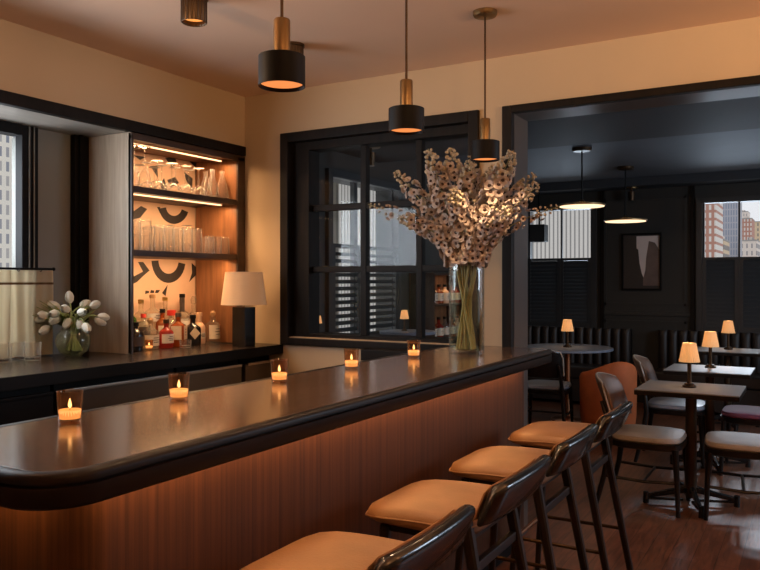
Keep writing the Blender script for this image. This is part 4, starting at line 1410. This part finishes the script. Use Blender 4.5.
lamps = [(-.700, 5.165, .7482, 'lit pleated shade lamp on the nearest dining table'), (-.716, 6.42, .7482, 'lit pleated shade lamp on the second dining table'), (-.752, 8.20, .7482, 'lit pleated shade lamp on the rearmost table by the right window'),
         (-2.205, 7.66, .7482, 'lit pleated shade lamp on the round table'), (-2.885, 4.17, 1.0752, 'small lit lamp on the sill seen through the left pane'), (-3.05, 5.70, 1.0002, 'small lit lamp seen through the middle pane of the gridded window')]
l0 = make_lamp(lamps[0][3])
for k, (x, y, z, lb) in enumerate(lamps):
    o = l0 if k == 0 else dup(l0, (0, 0, 0), label=lb)
    o.location = (x, y, z)
    sc_ = (1, 1, 1, 1, .42, .62)[k]
    o.scale = (sc_,) * 3
    point_light('small_lamp_light', (x, y, z + .225 * sc_), 1.3 if k < 4 else .3, WARM, .02 * sc_)

# round table
t = thing('round_table', 'round blue grey topped table by the left banquette', 'table', (-2.205, 7.66, 0))
MB().lathe([(.440, .722), (.452, .726), (.452, .744), (.448, .748), (.001, .748)], (0, 0, 0), 56).build('table_top', 'tableblue', t)
MB().cyl((0, 0, .03), (0, 0, .722), .032, n=20).build('column', 'copper', t)
MB().lathe([(.17, 0), (.17, .012), (.06, .028), (.035, .05)], (0, 0, 0), 36).build('base', 'copper', t)
# small round table seen through the gridded window
t = thing('side_table', 'small dark round table by the shuttered window behind the gridded window', 'table', (-3.02, 5.70, 0))
MB().lathe([(.235, .974), (.24, .978), (.24, .998), (.236, 1.0), (.001, 1.0)], (0, 0, 0), 40).build('table_top', 'tableblue', t)
MB().cyl((0, 0, .03), (0, 0, .974), .028, n=16).build('column', 'bronze', t)
MB().lathe([(.16, 0), (.16, .012), (.05, .028), (.03, .05)], (0, 0, 0), 30).build('base', 'black', t)


def make_chair(label, seatmat, backmat='leather_brown', group='upholstered dining chairs'):
    """faces +x"""
    t = thing('dining_chair', label, 'chair', (0, 0, 0), 0, group)
    cushion(0.0, 0, .215, .215, .425, .463, 4.2, .012).build('seat', seatmat, t)
    b = MB()
    b.loft([superloop(0, 0, .205, .205, .385, e=4.5), superloop(0, 0, .218, .218, .392, e=4.5), superloop(0, 0, .218, .218, .424, e=4.5)])
    b.build('seat_frame', 'chairwood', t)
    def flip(rings):
        return [[(-p[0], p[1], p[2]) for p in r] for r in rings]
    br = MB().loft(flip(shell(20, .226, 0, .40, .075, .285, .034, .36, .535, .16))).build('backrest', backmat, t, 60)
    # pale piping round the back panel
    P = []
    for i in range(21):
        u = -1 + 2 * i / 20
        h = .285 * (1 - .16 * u * u)
        P.append((-(.226 - .075 * u * u + .36 * h), u * .197, .535 + .1425 * (1 - .16 * u * u) + h / 2 - .004 - (.045 if abs(u) > .97 else 0)))
    P = [(P[0][0] + .05, P[0][1], .56)] + P + [(P[-1][0] + .05, P[-1][1], .56)]
    MB().tube(P, .007, 6).build('piping', 'piping', br)
    for s in (-1, 1):
        MB().tube([(-.285, s * .225, 0), (-.235, s * .205, .20), (-.205, s * .188, .40), (-.222, s * .175, .55), (-.262, s * .160, .66)], [.014, .017, .020, .016, .012], 10).build('leg', 'chairwood', t)
        MB().tube([(.205, s * .205, 0), (.198, s * .198, .2), (.185, s * .185, .40)], [.013, .016, .020], 10).build('leg', 'chairwood', t)
        MB().tube([(-.245, s * .208, .20), (0, s * .206, .19), (.198, s * .199, .20)], .0095, 8).build('stretcher', 'chairwood', t)
    MB().tube([(0, -.206, .19), (0, .206, .19)], .009, 8).build('stretcher', 'chairwood', t)
    return t
make_chair('dining chair with beige seat and brown back, left of the nearest table', 'leather_beige').location = (-.925, 5.05, 0)
bpy.context.view_layer.update()
c = make_chair('dining chair with beige seat, right of the nearest table, cut by the right edge', 'leather_beige')
c.location = (-.385, 5.10, 0)
c.rotation_euler = (0, 0, PI + .1)
c = make_chair('dining chair with grey blue seat, left of the second table', 'leather_blue')
c.location = (-.96, 6.40, 0)
c.rotation_euler = (0, 0, .05)
c = make_chair('dining chair with plum seat, right of the second table', 'velvet_purple')
c.location = (-.40, 6.26, 0)
c.rotation_euler = (0, 0, PI)
c = make_chair('dark chair with grey blue seat in front of the round table', 'leather_blue', 'leather_black')
c.location = (-2.20, 6.95, 0)
c.rotation_euler = (0, 0, PI / 2 + .1)

# tub chair
t = thing('tub_chair', 'low rust orange velvet tub chair facing the round table', 'armchair', (-1.665, 7.10, 0), math.radians(135))
t.scale = (.88, .88, 1)
b = MB()
R = []
for i in range(33):
    a = math.radians(60 + 240 * i / 32)          # opening faces local +x
    f = (math.cos(a) + 1) / 2
    bk = (1 - math.cos(a - 0)) / 2
    top = .575 + .125 * (bk ** 2.5)
    ro, ri = .285, .195
    ca, sa = math.cos(a), math.sin(a)
    R.append([(ri * ca, ri * sa, .07), (ro * .93 * ca, ro * .93 * sa, .06), (ro * ca, ro * sa, .20), (ro * 1.02 * ca, ro * 1.02 * sa, top - .05), (ro * .97 * ca, ro * .97 * sa, top - .012), (ro * .90 * ca, ro * .90 * sa, top),
              (ri * 1.12 * ca, ri * 1.12 * sa, top), (ri * 1.02 * ca, ri * 1.02 * sa, top - .02), (ri * ca, ri * sa, top - .06), (ri * ca, ri * sa, .30)])
b.loft(R)
b.build('back', 'velvet_orange', t, 60)
cushion(.03, 0, .21, .185, .29, .41, 3.2, .02).build('seat', 'velvet_orange', t)
MB().lathe([(.19, 0), (.19, .065)], (0, 0, 0), 28).build('plinth', 'black', t)

# banquettes
def banquette(label, x0, x1, yb):
    t = thing('banquette', label, 'banquette', ((x0 + x1) / 2, yb, 0))
    h = (x1 - x0) / 2
    MB().box(-h, h, -.54, -.02, .04, .30, .01).build('base', 'banquette', t)
    MB().box(-h + .005, h - .005, -.56, -.12, .30, .44, .03, 3).build('seat', 'banquette', t)
    MB().box(-h, h, -.10, -.005, .30, .86, .008).build('back_board', 'trimdark', t)
    b = MB()
    n = int(round(2 * h / .105))
    p = 2 * h / n
    for k in range(n):
        xc = -h + p * (k + .5)
        ring = []
        rings = []
        for z, s in ((.42, .9), (.46, 1), (.80, 1), (.845, .85), (.865, .5)):
            rings.append([(xc + p * .495 * math.cos(a), -.105 - .05 * s * math.sin(a), z) for a in [PI * q / 8 for q in range(9)]] + [(xc - p * .495, -.07, z), (xc + p * .495, -.07, z)])
        b.loft(rings)
    b.build('channel_back', 'banquette', t)
    return t
banquette('dark channel backed banquette behind the round table under the left window', -3.26, -1.87, YF - .02)
banquette('dark channel backed banquette under the right window behind the small tables', -1.56, 1.2, YF - .02)

# ------------------------------------------------------------------ dining ceiling and wall fittings
def disc_pendant(label, x, y, zd, r):
    t = thing('disc_pendant', label, 'pendant lamp', (x, y, zd), 0, 'flat disc pendants in the dining room')
    MB().lathe([(r - .012, 0), (r, .004), (r, .014), (r - .02, .022), (.03, .034), (.012, .06)], (0, 0, 0), 56).build('disc', 'brass', t)
    MB().lathe([(r - .013, -.004), (r - .013, .001)], (0, 0, 0), 56).build('diffuser', 'disc_light', t)
    MB().cyl((0, 0, .05), (0, 0, ZD - zd - .025), .007, n=10).build('rod', 'black', t)
    h = ZD - zd
    MB().lathe([(.085, h), (.085, h - .022), (.075, h - .030), (.01, h - .034)], (0, 0, 0), 32)  .build('canopy', 'bronze', t)
    spot_light('disc_pendant_light', (x, y, zd - .02), (x, y, 0), 7, WARM, 150, .5, r * .8)
disc_pendant('flat lit disc pendant hanging in the dining room, left and nearer one', -1.789, 6.665, 2.085, .205)
disc_pendant('flat lit disc pendant hanging in front of the picture, right and farther one', -1.700, 8.00, 2.040, .215)

def cyl_spot(label, x, y, z):
    t = thing('cylinder_spot', label, 'ceiling light', (x, y, z), 0, 'cylinder spots in the dining room')
    MB().lathe([(.075, 0), (.075, -.012), (.01, -.016)], (0, 0, 0), 24).build('canopy', 'brass', t)
    MB().cyl((0, 0, -.012), (0, 0, -.05), .012, n=10).build('stem', 'bronze', t)
    MB().lathe([(.034, -.15), (.040, -.05), (.01, -.045)], (0, 0, 0), 24).build('housing', 'bronze', t)
cyl_spot('bronze cylinder spot under the dark ceiling seen through the middle pane', -2.93, 4.93, 2.45)
cyl_spot('small brass cylinder spot under the far beam above the picture', -1.85, 9.03, 2.505)

t = thing('wall_speaker', 'black box loudspeaker hanging before the far left window', 'speaker', (-2.93, 8.95, 1.90))
MB().box(-.095, .095, -.08, .08, 0, .21, .008).build('cabinet', 'black', t)
MB().box(-.085, .085, -.086, -.079, .01, .20, .003).build('grille', 'shutter', t)
MB().cyl((0, .02, .21), (0, .02, .604), .012, n=10).build('bracket', 'black', t)

# framed picture: tall street canyon, dark towers and pale sky
px0, px1, pz0, pz1 = -1.995, -1.545, 1.315, 1.985
t = thing('framed_picture', 'black framed dark photograph of towers with pale sky on the far wall', 'picture', ((px0 + px1) / 2, YF, (pz0 + pz1) / 2))
w2, h2 = (px1 - px0) / 2, (pz1 - pz0) / 2
b = MB()
b.box(-w2, -w2 + .022, -.03, -.001, -h2, h2, .002).box(w2 - .022, w2, -.03, -.001, -h2, h2, .002).box(-w2 + .022, w2 - .022, -.03, -.001, h2 - .022, h2, .002).box(-w2 + .022, w2 - .022, -.03, -.001, -h2, -h2 + .022, .002)
b.build('frame', 'black', t)
MB().box(-w2 + .02, w2 - .02, -.010, -.002, -h2 + .02, h2 - .02).build('mat_board', 'photo_dark', t)
pr = MB().box(-.055, .205, -.0125, -.0105, -.28, .30).build('print', 'photo_light', t)
MB().prism([(-.055, -.28), (.205, -.28), (.205, -.20), (.03, -.20), (.005, -.14), (-.02, -.02), (-.035, .14), (-.055, .16)], 'y', -.0135, -.0126).build('left_towers', 'photo_dark', pr)
MB().prism([(.205, -.28), (.205, .13), (.15, .22), (.085, .24), (.055, .05), (.045, -.10), (.02, -.20), (.02, -.28)], 'y', -.0145, -.0136).build('right_tower', 'photo_mid', pr)

# dark sideboard with bottles seen through the right panes
t = thing('bottle_hutch', 'dark open hutch with bottles against the dining wall behind the gridded window', 'hutch', (-3.28, 6.62, 0))
MB().box(0, .36, -.40, .40, 0, .88, .005).build('cupboard', 'cabdark', t)
MB().box(0, .02, -.40, .40, .88, 1.50).build('back_panel', 'cabwood', t)
for y in (-.40, .38):
    MB().box(0, .26, y, y + .02, .88, 1.50).build('side_panel', 'cabdark', t)
for z in (1.19, 1.48):
    MB().box(0.02, .26, -.38, .38, z, z + .02).build('shelf', 'cabdark', t)
cols = ['bottle_amber', 'bottle_red', 'bottle_clear', 'bottle_amber', 'ceramic']
for k in range(5):
    o = bottle('%s bottle from the left on the hutch behind the gridded window' % ORD[k], -3.10, 6.34 + .14 * k, .036, .14, .05, .013, cols[k], 'black', (.03, .10), 'label_cream', z=.8802)
    o['group'] = 'bottles on the hutch'
for k in range(5):
    o = bottle('%s bottle from the left on the upper hutch shelf behind the gridded window' % ORD[k], -3.10, 6.36 + .13 * k, .034, .13, .04, .013, cols[(k + 2) % 5], 'black', (.03, .10), 'label_cream', z=1.2102)
    o['group'] = 'bottles on the hutch'
area_light('hutch_light', (-3.06, 6.62, 1.475), (-3.12, 6.62, .9), .05, .6, .8, WARM, along=(0, 1, 0))

# ------------------------------------------------------------------ the city outside
def tower(name, label, x0, x1, y0, y1, z0, z1, mat, roof=True):
    t = thing(name, label, 'building', ((x0 + x1) / 2, (y0 + y1) / 2, z0))
    hx, hy = (x1 - x0) / 2, (y1 - y0) / 2
    MB().box(-hx, hx, -hy, hy, 0, z1 - z0).build('facade', mat, t)
    if roof:
        MB().box(-hx * 1.02, hx * 1.02, -hy * 1.02, hy * 1.02, z1 - z0, z1 - z0 + .5).build('parapet', 'ash', t)
        MB().box(-hx * .4, hx * .3, -hy * .3, hy * .3, z1 - z0, z1 - z0 + 1.8).build('roof_house', 'palest', t)
    return t
tower('office_tower', 'pale stone tower with vertical piers outside the left bar window', -172, -160, 60, 170, -60, 120, 'piers', False)
tower('office_tower', 'pale finely ribbed tower filling the far left dining window', -34, -12, 52, 64, -30, 45, 'ribs', False)
tower('office_tower', 'pale ribbed tower outside the shuttered side window', -46, -36, 42, 75, -30, 45, 'ribsy', False)
# along the view through the far right window
import_pts = None
def at(px, y):
    k = (px - 380) / 755
    r = (-.5 + .8660254 * k) / (.8660254 + .5 * k)
    return r * y
def atz(py, px, y):
    k = (px - 380) / 755
    return 1.43 + (280.5 - py) / 755 * y / (.8660254 + .5 * k)
tower('apartment_building', 'red brick tower with pale windows at left of the far right window', at(699, 248), at(716, 248), 248, 268, -100, 110, 'brick', False)
tower('apartment_building', 'tan tower just right of the red brick tower outside', at(713, 380), at(725, 380), 380, 400, -100, atz(209, 719, 380), 'tan')
tower('apartment_building', 'low tan block in front of the blue grey tower outside', at(715.5, 300), at(724, 300), 300, 320, -100, atz(240, 719, 300), 'tan')
tower('apartment_building', 'blue grey glass tower left of the window mullion outside', at(722, 352), at(738, 352), 352, 372, -100, 100, 'bluegrey', False)
tower('apartment_building', 'red brown block with stepped top right of the mullion outside', at(740.5, 440), at(752, 440), 440, 460, -100, atz(219, 746, 440), 'brick')
tower('apartment_building', 'pale low block in front of the red brown block outside', at(742, 340), at(757, 340), 340, 360, -100, atz(241, 750, 340), 'palest')
tower('apartment_building', 'tan narrow tower at the right picture edge outside', at(753, 520), at(775, 520), 520, 540, -100, atz(222, 758, 520), 'tan')
tower('apartment_building', 'pale tower behind the red brown block outside', at(737, 600), at(748, 600), 600, 620, -100, atz(212, 742, 600), 'palest')
